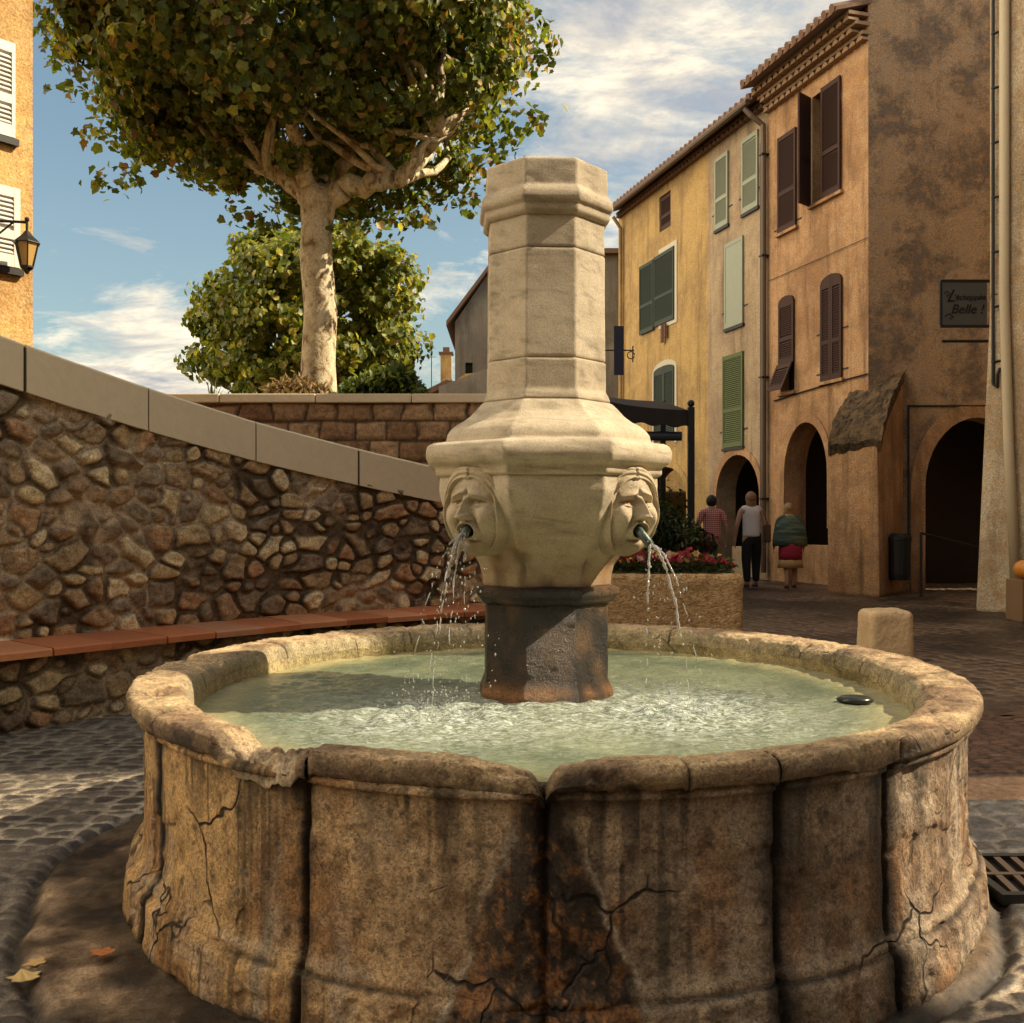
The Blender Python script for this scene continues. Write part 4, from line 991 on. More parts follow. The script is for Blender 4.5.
MB().tube([FS(su(908), FS.at(908, 406)[1], .02), FS(su(908), .3, .02)], .016, 6).build('cable', M['metal'], oh)
# arcade interior behind both fronts
MB().box(5.6, 9.5, 20.6, 20.75, 0, 3.6).build('arcade_back_wall', M['brownside'], oh)
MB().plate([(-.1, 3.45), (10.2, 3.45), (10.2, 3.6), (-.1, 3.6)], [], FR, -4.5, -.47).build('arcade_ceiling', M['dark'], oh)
MB().plate([(.5, 0), (10.4, 0), (10.4, 3.4), (.5, 3.4)], [], FR, -4.0, -3.8).build('arcade_inner_wall', M['brownside'], oh)
MB().box(6.95, 7.2, 19.0, 19.3, 0, 3.4).build('arcade_pier', M['orange'], oh)
MB().fbox(FS, .9, 3.6, 0, 3.3, -2.4, -2.2).build('arcade_shade_screen', M['dark'], oh)  # dark screen added so the side arch looks unlit inside
for u_ in (us['b'], us['c']): MB().fbox(FR, u_-.1, u_+.1, 0, 3.4, -3.79, -.46).build('arcade_shade_screen', M['dark'], oh)  # dark screens added between the houses to keep the arcade dim
# buttress at the corner
A_, B_, C_, D_ = Vector(((829-512)/1000*16.2, 16.2, 0)), Vector(((877-512)/1000*15.55, 15.55, 0)), Vector((6.52, 16.64, 0)), Vector((5.80, 17.2, 0))
bt = empty('buttress', (5.5, 16.2, 0), 'stout plastered corner buttress with a sloping rough stone cap beside the arcade arch', 'buttress')
zl, zc_, zd_ = CAMZ+.069*15.8, CAMZ+.143*16.6, CAMZ+.118*17.2
def wv(p, z): return (p.x, p.y, z)
MB().add([wv(A_+Vector((-.05, -.05, 0)), 0), wv(B_+Vector((.02, -.07, 0)), 0), wv(C_, 0), wv(D_, 0), wv(A_, zl), wv(B_, zl), wv(C_, zc_-.12), wv(D_, zd_-.12)], [(3,2,1,0), (4,5,6,7), (0,1,5,4), (1,2,6,5), (2,3,7,6), (3,0,4,7)]).build('pier', M['orange'], bt, bevel=.05)
q = random.Random(12); N_ = 22; K_ = 24; vs = []; fs = []
for i in range(N_+1):
    for j in range(K_+1):
        f, g_ = i/N_, j/K_; lo_ = (A_+Vector((-.04, -.10, 0))).lerp(B_+Vector((.05, -.10, 0)), g_); hi_ = D_.lerp(C_+Vector((.04, -.03, 0)), g_)
        p = lo_.lerp(hi_, f); z = zl+(zd_+(zc_-zd_)*g_-zl)*f**.62
        nz_ = float(fbm(p.x*5, p.y*5, z*5, 4, 91))-.5; vs.append((p.x+nz_*.10, p.y-nz_*.10, z+.10+nz_*.16+.10*(float(fbm(p.x*17, p.y*17, z*17, 3, 95))-.5)))
n_ = len(vs); vs += [(x+.03, y+.10, z-.17) for x, y, z in vs]
for i in range(N_):
    for j in range(K_): a = i*(K_+1)+j; fs += [(a, a+1, a+K_+2, a+K_+1), (n_+a, n_+a+K_+1, n_+a+K_+2, n_+a+1)]
for i in range(N_): a = i*(K_+1); fs.append((a, a+K_+1, n_+a+K_+1, n_+a)); a += K_; fs.append((a, n_+a, n_+a+K_+1, a+K_+1))
for j in range(K_): fs.append((j, n_+j, n_+j+1, j+1)); a = N_*(K_+1)+j; fs.append((a, a+1, n_+a+1, n_+a))
MB().add(vs, fs).build('cap', plaster('rough mossy stone cap', (.16, .10, .05), (.045, .03, .016), 1.0, 5, (.22, .13, .055), .2), bt)
# cream house
w4, w5, w6, w7 = W(716, 729, 155, 227), W(743, 759, 135, 210), W(726, 744, 240, 326), W(724, 744, 354, 447)
archW = (U(760), U(717), 1.7, .85)
ch = house_front('cream_house', 'narrow cream plastered house with faded green shutters between the orange and the yellow house', 'house', us['b'], us['c'], M['cream'], [hole(x) for x in (w4, w5, w6, w7)], arch=archW)
for w_ in (w4, w5, w6, w7): dark_pane(FR, w_, ch)
shutter(FR, *w4, .01, M['pale_shutter'], ch); shutter(FR, *w5, .01, M['pale_shutter'], ch); shutter(FR, *w6, .01, M['pale_shutter'], ch, slat=False, mid=False); shutter(FR, *w7, .01, M['green_shutter'], ch)
for w_ in (w4, w5, w6, w7): MB().fbox(FR, w_[0]-.03, w_[1]+.03, w_[2]-.07, w_[2]-.01, .002, .05).build('sill', M['metal'], ch); hinges(FR, w_[0], w_[1], (w_[2]+.35,), 0, ch)
# yellow house
w1, w2, w3 = W(659, 671, 193, 230), W(642, 675, 256, 326), W(655, 675, 370, 440)
archY = (U(687), U(644), 1.75, .72)
yh = house_front('yellow_house', 'yellow plastered house with grey green shutters behind the dark awning', 'house', us['c'], us['d'], M['yellow'], [hole(w1), hole(w2), hole(w3, .1)], arch=archY)
for w_, r_ in ((w1, 0), (w2, 0), (w3, .1)): dark_pane(FR, w_, yh, r_)
shutter(FR, w1[0]+.03, w1[1]-.03, w1[2]+.05, w1[3]-.05, -.06, M['brown_shutter'], yh)
c_ = w2[0]+(w2[1]-w2[0])*.58; shutter(FR, w2[0], c_-.005, w2[2], w2[3], .015, M['blue_shutter'], yh); shutter(FR, c_+.02, w2[1]+.05, w2[2]-.05, w2[3]-.03, .03, M['blue_shutter'], yh)
c_ = (w3[0]+w3[1])/2; shutter(FR, w3[0], c_-.004, w3[2], w3[3], .01, M['blue_shutter'], yh, .1, side=-1); shutter(FR, c_+.004, w3[1], w3[2], w3[3], .01, M['blue_shutter'], yh, .1, side=1)
a, b, z0, z1 = w2; MB().plate([(a-.13, z0-.1), (c_ if False else a+.9, z0-.1), (a+.9, z0-.01), (a-.01, z0-.01), (a-.01, z1+.02), (a+.9, z1+.02), (a+.9, z1+.13), (a-.13, z1+.13)], [], FR, .001, .02).build('window_surround', M['frame_pale'], yh)
a, b, z0, z1 = w3; MB().plate([(a-.12, z0-.1)]+[(a-.01, z0-.1), (a-.01, z1)]+arc_pts(a-.01, b+.01, z1, .11, 10)[::-1][::-1][::-1]+[(b+.01, z0-.1), (b+.12, z0-.1)]+arc_pts(a-.12, b+.12, z1, .24, 10), [], FR, .001, .02).build('window_surround', M['frame_pale'], yh)
clo = MB(); zc = w2[2]
for k in range(2): clo.fbox(FR, w2[0]+.35+k*.16, w2[0]+.47+k*.16, zc-.38-.1*k, zc-.04, .06, .09)
o = clo.build('hanging_cloth', plain('brown cloth', (.14, .06, .04), .9)); tag(o, 'brown cloth hung out under the open green shutters of the yellow house', 'cloth')
# eaves and roof, one stretch per house
def eaves(root, u0, u1, top, big):
    rows = 3 if big else 1
    for rw_ in range(rows):
        m = MB(); sp = .19; n = int((u1-u0)/sp); d0 = .02+.13*rw_
        for k in range(n):
            uc = u0+(k+.5+(.5 if rw_ % 2 else 0))*(u1-u0)/n
            if uc+.09 > u1: continue
            pts = [(uc+.085*math.cos(math.pi*i/6), top-.42*rows/3+.15*rw_+.085*math.sin(math.pi*i/6)) for i in range(7)]
            m.plate(pts, [], FR, d0-.10, d0+.10)
        m.fbox(FR, u0+.01, u1-.01, top-.42*rows/3+.15*rw_+.088, top-.42*rows/3+.15*rw_+.146, -.05, d0+.10)
        m.build('eaves_course', M['genoise'] if big else M['roof'], root)
    ov = .13*rows+.22; m = MB(); n = int((u1-u0)/.22)
    m.hexa([FR(u0, top-.01, ov), FR(u1, top-.01, ov), FR(u1, top+1.45, -4.2), FR(u0, top+1.45, -4.2), FR(u0, top+.05, ov), FR(u1, top+.05, ov), FR(u1, top+1.52, -4.2), FR(u0, top+1.52, -4.2)])
    for k in range(n):
        uc = u0+(k+.5)*(u1-u0)/n; m.tube([FR(uc, top+.06, ov+.03), FR(uc, top+1.54, -4.2)], .075, 8)
    m.build('roof', M['roof'], root)
eaves(oh, us['a']-.02, us['b'], ZT+.02, True); eaves(ch, us['b']+.01, us['c'], ZT-.12, False); eaves(yh, us['c']+.01, us['d']+.15, ZT-.12, False)
MB().tube([FR(us['c'], ZT-.18, .42), FR(us['b']+.05, ZT-.18, .42)], .06, 8).build('gutter', M['pipe'], ch)
MB().tube([FR(us['d']+.1, ZT-.18, .42), FR(us['c'], ZT-.19, .42)], .06, 8).build('gutter', M['pipe'], yh)
up = us['b']+.02
MB().tube([FR(up+.18, ZT-.26, .40), FR(up+.1, ZT-.42, .3), FR(up, ZT-.62, .1), FR(up, ZT-1.2, .09), FR(up, .15, .09)], .058, 10).build('rain_pipe', M['pipe'], oh)
MB().tube([FR(up+.17, ZT-.9, .05), FR(up+.17, .6, .05)], .018, 6).build('cable', M['metal'], oh)
MB().tube([FR(us['d']-.1, ZT-.3, .3), FR(us['d']-.1, ZT-.6, .08), FR(us['d']-.1, .2, .08)], .05, 8).build('rain_pipe', M['yellow'], yh)
for z in (1.6, 4, 6.4, 8.4): MB().fbox(FR, up-.07, up+.07, z, z+.03, .0, .16).build('pipe_clip', M['metal'], oh)
MB().fbox(FR, us['d']+.001, us['d']+.3, 0, 9.4, -4.5, -.02).build('end_wall', M['yellow'], yh)
MB().fbox(FR, archO[0]+.02, archO[1]-.02, 0, .72, -.6, -.2).build('parapet', M['orange'], oh)
MB().fbox(FR, archW[0]+.02, archW[1]-.3, 0, .62, -.6, -.2).build('parapet', M['cream'], ch)
for (r_, a) in ((oh, archO), (ch, archW), (yh, archY)):
    MB().plate([(a[0]-.16, a[2]-1.0), (a[0]-.002, a[2]-1.0), (a[0]-.002, a[2])]+arc_pts(a[0]-.002, a[1]+.002, a[2], a[3]+.003, 16)[::-1]+[(a[1]+.002, a[2]-1.0), (a[1]+.16, a[2]-1.0)]+arc_pts(a[0]-.16, a[1]+.16, a[2], a[3]+.17, 16), [], FR, -.05, .025).build('arch_ring', M['orange'] if r_ is not yh else M['yellow'], r_)

# house at the right edge of the picture -------------------------------------------------
PLM = M['pale']
rh = empty('pale_house', (7.0, 12.5, 0), 'pale stained house at the right edge with splayed base, cream rain pipe and black cable', 'house')
K = Vector((6.36, 13.3, 0)); FP = Frame((K.x, K.y), (.42, -.907)).out((-.907, -.42))
MB().plate([(0.12, 0), (1.05, 0)]+arc_pts(1.05, 2.5, 1.35, .75, 12)[::-1]+[(2.5, 0), (5.2, 0), (5.2, 9.6), (0.12, 9.6)], [], FP, -.45, 0).build('wall', PLM, rh)
MB().add([(6.13, 13.22, 0), (6.62, 12.75, 0), (6.85, 13.5, 0), (6.45, 13.7, 0), (6.36, 13.28, 4.2), (6.52, 13.03, 4.2), (6.75, 13.5, 4.2), (6.5, 13.6, 4.2)], [(3,2,1,0), (4,5,6,7), (0,1,5,4), (1,2,6,5), (2,3,7,6), (3,0,4,7)]).build('splayed_base', PLM, rh, bevel=.04)
MB().add([(6.36, 13.28, 4.2), (6.52, 13.03, 4.2), (6.75, 13.5, 4.2), (6.5, 13.6, 4.2), (6.42, 13.28, 9.6), (6.56, 13.05, 9.6), (6.75, 13.5, 9.6), (6.5, 13.6, 9.6)], [(4,5,6,7), (0,1,5,4), (1,2,6,5), (2,3,7,6), (3,0,4,7)]).build('quoin', PLM, rh)
MB().add([(6.5, 13.5, 0), (6.55, 13.5, 9.6), (14.5, 13.5, 9.6), (14.5, 13.5, 0)], [(0,1,2,3)]).build('rear_wall', PLM, rh)
MB().box(9.0, 14.5, 8.55, 13.4, 0, 9.6).build('house_body', PLM, rh)
MB().box(8.45, 14.4, 13.52, 16.56, 0, 9.0).build('added_sun_block', PLM, rh)  # unseen box added to stop sun slipping between the two houses
MB().box(6.5, 14.6, 8.5, 13.9, 9.61, 9.8).build('roof', M['roof'], rh)
MB().tube([(6.41, 13.02, 9.6), (6.41, 13.02, 4.1), (6.42, 12.93, 2.2), (6.44, 12.78, .25)], .062, 12).build('rain_pipe', plain('cream painted pipe', (.55, .45, .30), .6), rh, True)
MB().tube([(6.35, 13.20, 9.6), (6.34, 13.18, 3.0), (6.36, 13.12, 2.95), (6.36, 13.10, 3.12), (6.39, 13.09, 3.2)], .022, 8).build('black_cable', M['metal'], rh)
for k in range(8): MB().tube([(6.33, 13.2, 3.3+k*.72), (6.42, 13.10, 3.3+k*.72)], .018, 6).build('cable_clip', M['metal'], rh)
MB().box(6.8, 8.6, 10.2, 12.2, 0, 2.4).build('opening_shade_box', M['dark'], rh)  # solid dark box, shade inside the arch given by its colour
# sign hung from the pale house
sg = empty('hanging_sign', (6.9, 15.0, 3.9), 'grey square shop sign with black curly lettering hung in front of the brown side wall', 'sign')
SY = 14.6; sx0, sx1 = (942-512)/1000*SY, (987-512)/1000*SY; sz0, sz1 = CAMZ+(517-325)/1000*SY, CAMZ+(517-282)/1000*SY
MB().box(sx0, sx1, SY, SY+.025, sz0, sz1).build('board', plain('grey sign board', (.085, .082, .075), .8, 0, .2, 30, .4), sg)
MB().box(sx0-.02, sx1+.18, SY-.01, SY+.035, sz1, sz1+.035).box(sx0-.02, sx1+.18, SY-.01, SY+.035, sz0-.035, sz0).box(sx0-.03, sx0-.001, SY-.008, SY+.033, sz0, sz1).build('sign_frame', M['metal'], sg)
MB().tube([(sx0, SY+.01, CAMZ+(517-341)/1000*SY), (sx1+.15, SY+.01, CAMZ+(517-341)/1000*SY)], .022, 8).build('lower_bar', M['metal'], sg)
M['black'] = plain('black paint and pit shade', (.006, .006, .006), .6)
def text(s, x, z, size, par, y, sh=.25):
    cu = bpy.data.curves.new('lettering', 'FONT'); cu.body = s; cu.size = size; cu.extrude = .003; cu.shear = sh; cu.offset = 0
    o = bpy.data.objects.new('lettering', cu); C.objects.link(o); bpy.context.view_layer.update()
    me = bpy.data.meshes.new_from_object(o.evaluated_get(bpy.context.evaluated_depsgraph_get())); bpy.data.objects.remove(o); 
    me.transform(Matrix.Translation((x, y, z)) @ Matrix.Rotation(R(90), 4, 'X')); me.materials.clear(); return link('lettering', me, M['black'], par)
text("L", sx0+.05, sz0+.34, .26, sg, SY-.006, .5); text("'échoppée", sx0+.17, sz0+.37, .112, sg, SY-.006, .2); text("Belle !", sx0+.12, sz0+.17, .19, sg, SY-.006, .3)
MB().tube([(sx0+.03, SY-.006, sz0+.46), (sx0+.07, SY-.006, sz0+.50), (sx0+.11, SY-.006, sz0+.46), (sx0+.06, SY-.006, sz0+.42)], .008, 6).tube([(sx0+.04, SY-.006, sz0+.13), (sx0+.10, SY-.006, sz0+.17), (sx0+.16, SY-.006, sz0+.12), (sx0+.11, SY-.006, sz0+.09)], .008, 6).build('flourish', M['black'], sg)
# unseen houses added beside and behind the square to cast shade
nh = empty('added_near_house', (10, 1, 0), 'unseen plain plastered house added on the near side of the square to cast shade', 'house')
MB().box(7.0, 12, -6, 2.35, 0, 8.6).build('wall', M['cream'], nh); MB().box(6.8, 12.2, -6.2, 2.4, 8.61, 8.8).build('roof', M['roof'], nh)
nh = empty('added_tall_house', (10, 6, 0), 'unseen tall plain plastered house added along the right of the square to cast shade', 'house')
MB().box(7.0, 12, 4.7, 8.54, 0, 12).build('wall', M['cream'], nh); MB().box(6.8, 12.2, 4.65, 8.5, 12.01, 12.2).build('roof', M['roof'], nh)  # added as a shade caster, height chosen for its shadow
bk_ = empty('added_rear_house', (-3, -8, 0), 'unseen plain plastered row house added behind the viewpoint to shade what faces it', 'house')
MB().box(-15, 6.9, -12, -5.0, 0, 8.5).build('wall', M['cream'], bk_); MB().box(-15.2, 6.95, -12.2, -4.8, 8.51, 8.7).build('roof', M['roof'], bk_)  # added behind the camera to cut sky light on front faces
# left house --------------------------------------------------------------------------
lh = empty('corner_house', (-5, 8.2, 0), 'sunlit ochre house at the left edge with white louvred shutters', 'house')
M['ochre'] = plaster('ochre plaster', (.72, .44, .16), (.44, .25, .09), .7, 1.5, (.66, .46, .22))
FL = Frame((-.4835*9.2, 9.2), (-.62, -.785)).out((.785, -.62))
lu = lambda px: FL.at(px)[0]
LW = []
for (x0, x1, y0, y1) in ((-16, 13, 40, 135), (-14, 18, 186, 266)):
    a, b = sorted((lu(x0), lu(x1))); LW.append((a, b, FL.at((x0+x1)/2, y1)[1], FL.at((x0+x1)/2, y0)[1]))
MB().plate([(-.04, 0), (5, 0), (5, 7.6), (-.04, 7.6)], [hole(x) for x in LW], FL, -.4, 0).build('wall', M['ochre'], lh)
MB().add([FL(-.04, 0, -.41), FL(-.04, 7.6, -.41), FL(-.04, 7.6, -5), FL(-.04, 0, -5)], [(0, 1, 2, 3)]).build('end_wall', M['ochre'], lh)
MB().fbox(FL, -.2, 5.2, 7.61, 7.75, -5, .25).build('roof', M['roof'], lh)
for k, w_ in enumerate(LW):
    dark_pane(FL, w_, lh); shutter(FL, w_[0], w_[0]+.17 if k == 0 else w_[0]+.42, w_[2], w_[3], .012, M['white_shutter'], lh)
    MB().fbox(FL, w_[0]-.03, w_[1]+.05, w_[2]-.07, w_[2]-.01, .002, .06).build('sill', M['metal'], lh)
# wall lantern
lz = CAMZ+(517-229)/1000*8.9; lx = (27-512)/1000*8.9; ly = 8.9
la = empty('wall_lantern', (lx, ly, lz), 'black iron wall lantern with amber glass on a scrolled bracket at the ochre house', 'lantern')
q0 = FL(.45, lz+.06, .02); MB().tube([q0, (lx, ly, lz+.06)], .013, 8).tube([(q0[0], q0[1], lz-.10), (q0[0]*.6+lx*.4, q0[1]*.6+ly*.4, lz-.06), (lx*.7+q0[0]*.3, ly*.7+q0[1]*.3, lz+.05)], .009, 6).tube([(lx, ly, lz+.08), (lx, ly, lz-.04)], .012, 8).ball((lx, ly, lz+.085), .022).build('bracket', M['metal'], la)
MB().lathe((lx, ly, lz), [(.02, -.02), (.035, -.04), (.06, -.07), (.115, -.12), (.12, -.13)], 6).build('hood', M['metal'], la)
am = mat('amber lantern glass', lambda t, b: (setin(t, b, Base_Color=(.75, .48, .16), Roughness=.2), b.inputs['Transmission Weight'].__setattr__('default_value', .3)))
MB().lathe((lx, ly, lz), [(.098, -.132), (.052, -.33)], 6).build('glass', am, la)
m = MB()
for k in range(6): a = 2*math.pi*k/6; m.tube([(lx+.102*math.cos(a), ly+.102*math.sin(a), lz-.13), (lx+.056*math.cos(a), ly+.056*math.sin(a), lz-.335)], .007, 5)
m.lathe((lx, ly, lz), [(.06, -.33), (.06, -.345), (.03, -.37), (.012, -.40)], 6).build('cage', M['metal'], la)
# roof beyond the coping on the left
bh = empty('roof_house', (-8.6, 19, 0), 'low house behind the sloping coping at the left, only its tiled eave showing', 'house')
MB().hexa([(-12, 18.8, 4.42), (-8.2, 18.8, 3.75), (-8.2, 22, 3.9), (-12, 22, 4.6), (-12, 18.8, 4.55), (-8.2, 18.8, 3.85), (-8.2, 22, 4.0), (-12, 22, 4.7)]).build('roof', M['roof'], bh)
MB().add([(-12, 19, 2.4), (-8.4, 19, 2.4), (-8.4, 19, 3.72), (-12, 19, 4.35)], [(0,1,2,3)]).build('wall', M['ochre'], bh)
m = MB()
for k in range(16): x_ = -11.9+k*.235; zz_ = 4.52-(x_+12)*.176; m.tube([(x_, 18.7, zz_), (x_, 21.9, zz_+.15)], .08, 8)
m.build('tile_row', M['roof'], bh)
# distant houses between the tree and the pillar --------------------------------------
M['greyplaster'] = plaster('grey plaster', (.34, .29, .22), (.20, .16, .12), .7, .6, (.30, .25, .18))
def dp_(px, py, Y): return ((px-512)/1000*Y, Y, CAMZ+(517-py)/1000*Y)
gh = empty('grey_house', dp_(475, 395, 34), 'grey gabled house behind the left side of the pillar', 'house')
x0 = dp_(455, 0, 34)[0]; z_e = dp_(0, 322, 34)[2]; z_p = dp_(0, 268, 34)[2]
MB().plate([(0, 2.4), (2.6, 2.4), (2.6, z_e), (1.25, z_p), (0, z_e)], [rect(.35, .60, 5.4, 6.5)], (lambda u, z, d=0.: (x0+u, 34-d, z)), -6, 0).build('wall', M['greyplaster'], gh)
MB().box(x0+.3, x0+.65, 34.2, 34.25, 5.3, 6.6).build('window', M['glass'], gh)
m = MB(); m.hexa([(x0-.28, 33.7, z_e-.18), (x0+1.25, 33.7, z_p+.02), (x0+1.25, 40, z_p+.02), (x0-.28, 40, z_e-.18), (x0-.28, 33.7, z_e-.02), (x0+1.25, 33.7, z_p+.18), (x0+1.25, 40, z_p+.18), (x0-.28, 40, z_e-.02)])
m.hexa([(x0+1.25, 33.7, z_p+.02), (x0+2.9, 33.7, z_e-.18), (x0+2.9, 40, z_e-.18), (x0+1.25, 40, z_p+.02), (x0+1.25, 33.7, z_p+.18), (x0+2.9, 33.7, z_e-.02), (x0+2.9, 40, z_e-.02), (x0+1.25, 40, z_p+.18)]); m.build('roof', M['roof'], gh)
lo = empty('tiled_house', dp_(445, 395, 30), 'low ochre house with clay tiled roof and a chimney just left of the pillar', 'house')
a = dp_(412, 395, 30); MB().add([(a[0], 30, 2.4), (a[0]+2.2, 30, 2.4), (a[0]+2.2, 30, 5.6), (a[0]+1.6, 30, 5.55), (a[0]+.7, 30, 4.9), (a[0], 30, 4.55)], [(0,1,2,3,4,5)]).build('wall', M['ochre'], lo)
m = MB()
for k in range(14):
    f = k/13; m.tube([(a[0]-.1+f*1.15, 29.8, 4.7+f*.55), (a[0]+.05+f*1.15, 33.5, 5.1+f*.6)], .09, 8)
m.hexa([(a[0]-.2, 29.8, 4.55), (a[0]+1.1, 29.8, 5.2), (a[0]+1.2, 33.5, 5.7), (a[0]-.1, 33.5, 5.05), (a[0]-.2, 29.8, 4.65), (a[0]+1.1, 29.8, 5.3), (a[0]+1.2, 33.5, 5.8), (a[0]-.1, 33.5, 5.15)]).build('roof', M['roof'], lo)
c_ = dp_(446, 370, 31); f = MB().box(c_[0]-.17, c_[0]+.17, 31, 31.35, 4.9, c_[2]+.5).build('chimney', M['ochre'], lo); MB().box(c_[0]-.22, c_[0]+.22, 30.95, 31.4, c_[2]+.5, c_[2]+.56).box(c_[0]-.1, c_[0]+.1, 31.06, 31.28, c_[2]+.56, c_[2]+.72).build('chimney_cap', M['roof'], f)
MB().tube([(c_[0]-.45, 31, 4.8), (c_[0]-.45, 31, c_[2]+.5)], .014, 5).tube([(c_[0]-.6, 31, c_[2]+.4), (c_[0]-.3, 31, c_[2]+.4)], .008, 5).build('antenna', M['metal'], lo)
d_ = dp_(462, 395, 28); sh = MB().hexa([(d_[0]-.65, 28, 2.4), (d_[0]+1.2, 28, 2.4), (d_[0]+1.2, 30, 2.4), (d_[0]-.65, 30, 2.4), (d_[0]-.65, 28, 4.9), (d_[0]+1.2, 28, 5.6), (d_[0]+1.2, 30, 5.6), (d_[0]-.65, 30, 4.9)]).build('stone_shed', M['greyplaster']); tag(sh, 'small grey lean-to with a sloping top against the left side of the pillar', 'shed')
# grey house beyond the yellow one, with flag-like blue sign and bracket
g2h = empty('end_house', dp_(610, 517, 29), 'grey stained house closing the street beyond the yellow house', 'house')
a = dp_(596, 250, 29); MB().box(a[0], a[0]+3.2, 29.2, 34, 0, 8.9).build('wall', M['greyplaster'], g2h); MB().box(a[0]-.15, a[0]+3.3, 29.0, 34, 8.91, 9.05).build('roof', M['roof'], g2h)
bz = dp_(0, 350, 24.5); bs = empty('blue_sign', dp_(618, 350, 24.5), 'narrow dark blue vertical sign on a wrought iron bracket beside the yellow house', 'sign')
bx = dp_(614, 0, 24.5)[0]; MB().box(bx, bx+.24, 24.5, 24.54, dp_(0, 375, 24.5)[2], dp_(0, 326, 24.5)[2]).build('board', plain('dark blue board', (.010, .012, .035), .7), bs)
zb = bz[2]; m = MB().tube([(bx-.3, 24.55, zb), (bx+.5, 24.55, zb)], .018, 6); m.tube([(bx+.42+.09*math.cos(i*.6), 24.55, zb-.12+.09*math.sin(i*.6)) for i in range(11)], .014, 6); m.tube([(bx+.46, 24.5, zb-.3), (bx+.46, 24.5, zb+.1)], .018, 6).build('bracket', M['metal'], bs)
def rough_box(x0, x1, y0, y1, z0, z1, amp, n=22, rnd_=.05, seed=1, nz=None):
    import bmesh
    b = bmesh.new(); bmesh.ops.create_cube(b, size=2); bmesh.ops.subdivide_edges(b, edges=b.edges[:], cuts=n, use_grid_fill=True)
    V = np.array([v.co[:] for v in b.verts]); h = np.array([(x1-x0)/2, (y1-y0)/2, (z1-z0)/2]); c = np.array([(x0+x1)/2, (y0+y1)/2, (z0+z1)/2]); P = V*h
    inner = np.clip(P, -(h-rnd_), h-rnd_); d = P-inner; L = np.linalg.norm(d, axis=1)[:, None]; dn = d/np.maximum(L, 1e-6); P = inner+dn*rnd_
    W_ = P+c; nn = amp*2*(fbm(W_[:, 0]*6, W_[:, 1]*6, W_[:, 2]*6, 5, seed)-.5)+amp*.7*(fbm(W_[:, 0]*28, W_[:, 1]*28, W_[:, 2]*28, 3, seed+4)-.5); W_ = W_+dn*nn[:, None]
    for v, p in zip(b.verts, W_): v.co = p
    m = MB(); m.v = [tuple(v.co) for v in b.verts]; m.f = [tuple(v.index for v in f.verts) for f in b.faces]; b.free(); return m
# ------------------------------------------------------------------ awning, planters, people, small things
aw = empty('awning', (2.0, 16, 0), 'dark canvas awning on a slim metal frame right of the pillar', 'awning')
AY = 16.0; xa, xb = (560-512)/1000*AY, (691-512)/1000*AY; zA, zB_ = CAMZ+(517-390)/1000*AY, CAMZ+(517-411)/1000*AY
m = MB(); n = 14; vs = []; fs = []
for j, (y_, dzz) in enumerate(((AY, 0), (AY+3.0, .5))):
    for i in range(n+1): f = i/n; vs.append((xa+(xb-xa)*f, y_, lerp(zA, zB_, f)-.10*math.sin(math.pi*f)*.8+dzz)); 
for i in range(n): fs.append((i, i+1, n+2+i, n+1+i))
vs2 = [(x, y, z-.02) for x, y, z in vs]; fs2 = [tuple(k+len(vs) for k in f[::-1]) for f in fs]
m.add(vs+vs2, fs+fs2).build('canopy', plain('dark canvas', (.025, .019, .016), .85, 0, .3, 30, .4), aw)
m = MB(); vs = []; fs = []
for i in range(n*3+1):
    f = i/(n*3); z = lerp(zA, zB_, f)-.10*math.sin(math.pi*f)*.8; x = xa+(xb-xa)*f; d = .006*math.sin(i*1.1)
    vs += [(x, AY-.02+d*.3, z+.01), (x, AY-.03+d, z-.26-.02*math.sin(i*.9))]
for i in range(n*3): fs.append((2*i, 2*i+1, 2*i+3, 2*i+2))
m.add(vs, fs).build('valance', plain('dark canvas', (.028, .021, .017), .85, 0, .3, 30, .4), aw)
MB().box(xb-.05, xb+.05, AY-.05, AY+.05, 0, zB_+.06).ball((xb, AY, zB_+.12), .06).build('post', M['metal'], aw)
MB().box(xa-.05, xa+.05, AY-.05, AY+.05, 0, zA).build('post', M['metal'], aw)
MB().box(xb-.05, xb+.05, AY+2.95, AY+3.05, 0, zB_+.5).build('post', M['metal'], aw)
zz_ = CAMZ+(517-434)/1000*AY; MB().tube([(xa, AY+.2, zz_), (xb-.12, AY+.2, zz_-.02)], .075, 12).build('roller', plain('blue grey roller', (.06, .07, .085), .4), aw)
# stone trough with flowers
PYY = 9.0; tx0, tx1 = (556-512)/1000*PYY, (744-512)/1000*PYY; tz = CAMZ-(574-517)/1000*PYY
pl = empty('stone_planter', ((tx0+tx1)/2, PYY, 0), 'long rough hewn ochre stone trough planted with flowers, behind the basin', 'planter')
m = rough_box(tx0, tx1, PYY, PYY+.6, -.02, tz, .018, 40, .05, 5); m.build('trough', stone_attr('hewn stone', .85, 1.0, 0, .4, 1.5) if False else mat('hewn ochre stone', lambda t, b: setin(t, b, Base_Color=t.ramp(t.noise(t.geo(), 22, 6, .7), [(.3, (.26, .14, .06)), (.5, (.60, .39, .18)), (.7, (.78, .56, .30))]), Roughness=.9, Normal=t.bump(t.noise(t.mapv(t.geo(), (1, 1, 1.6), (0, .6, 0)), 34, 3, .6), 1, .03))), pl, True)
MB().box(tx0+.08, tx1-.08, PYY+.07, PYY+.53, tz-.01, tz+.006).build('soil', M['earth'], pl)
g = np.random.default_rng(3); n = 1500
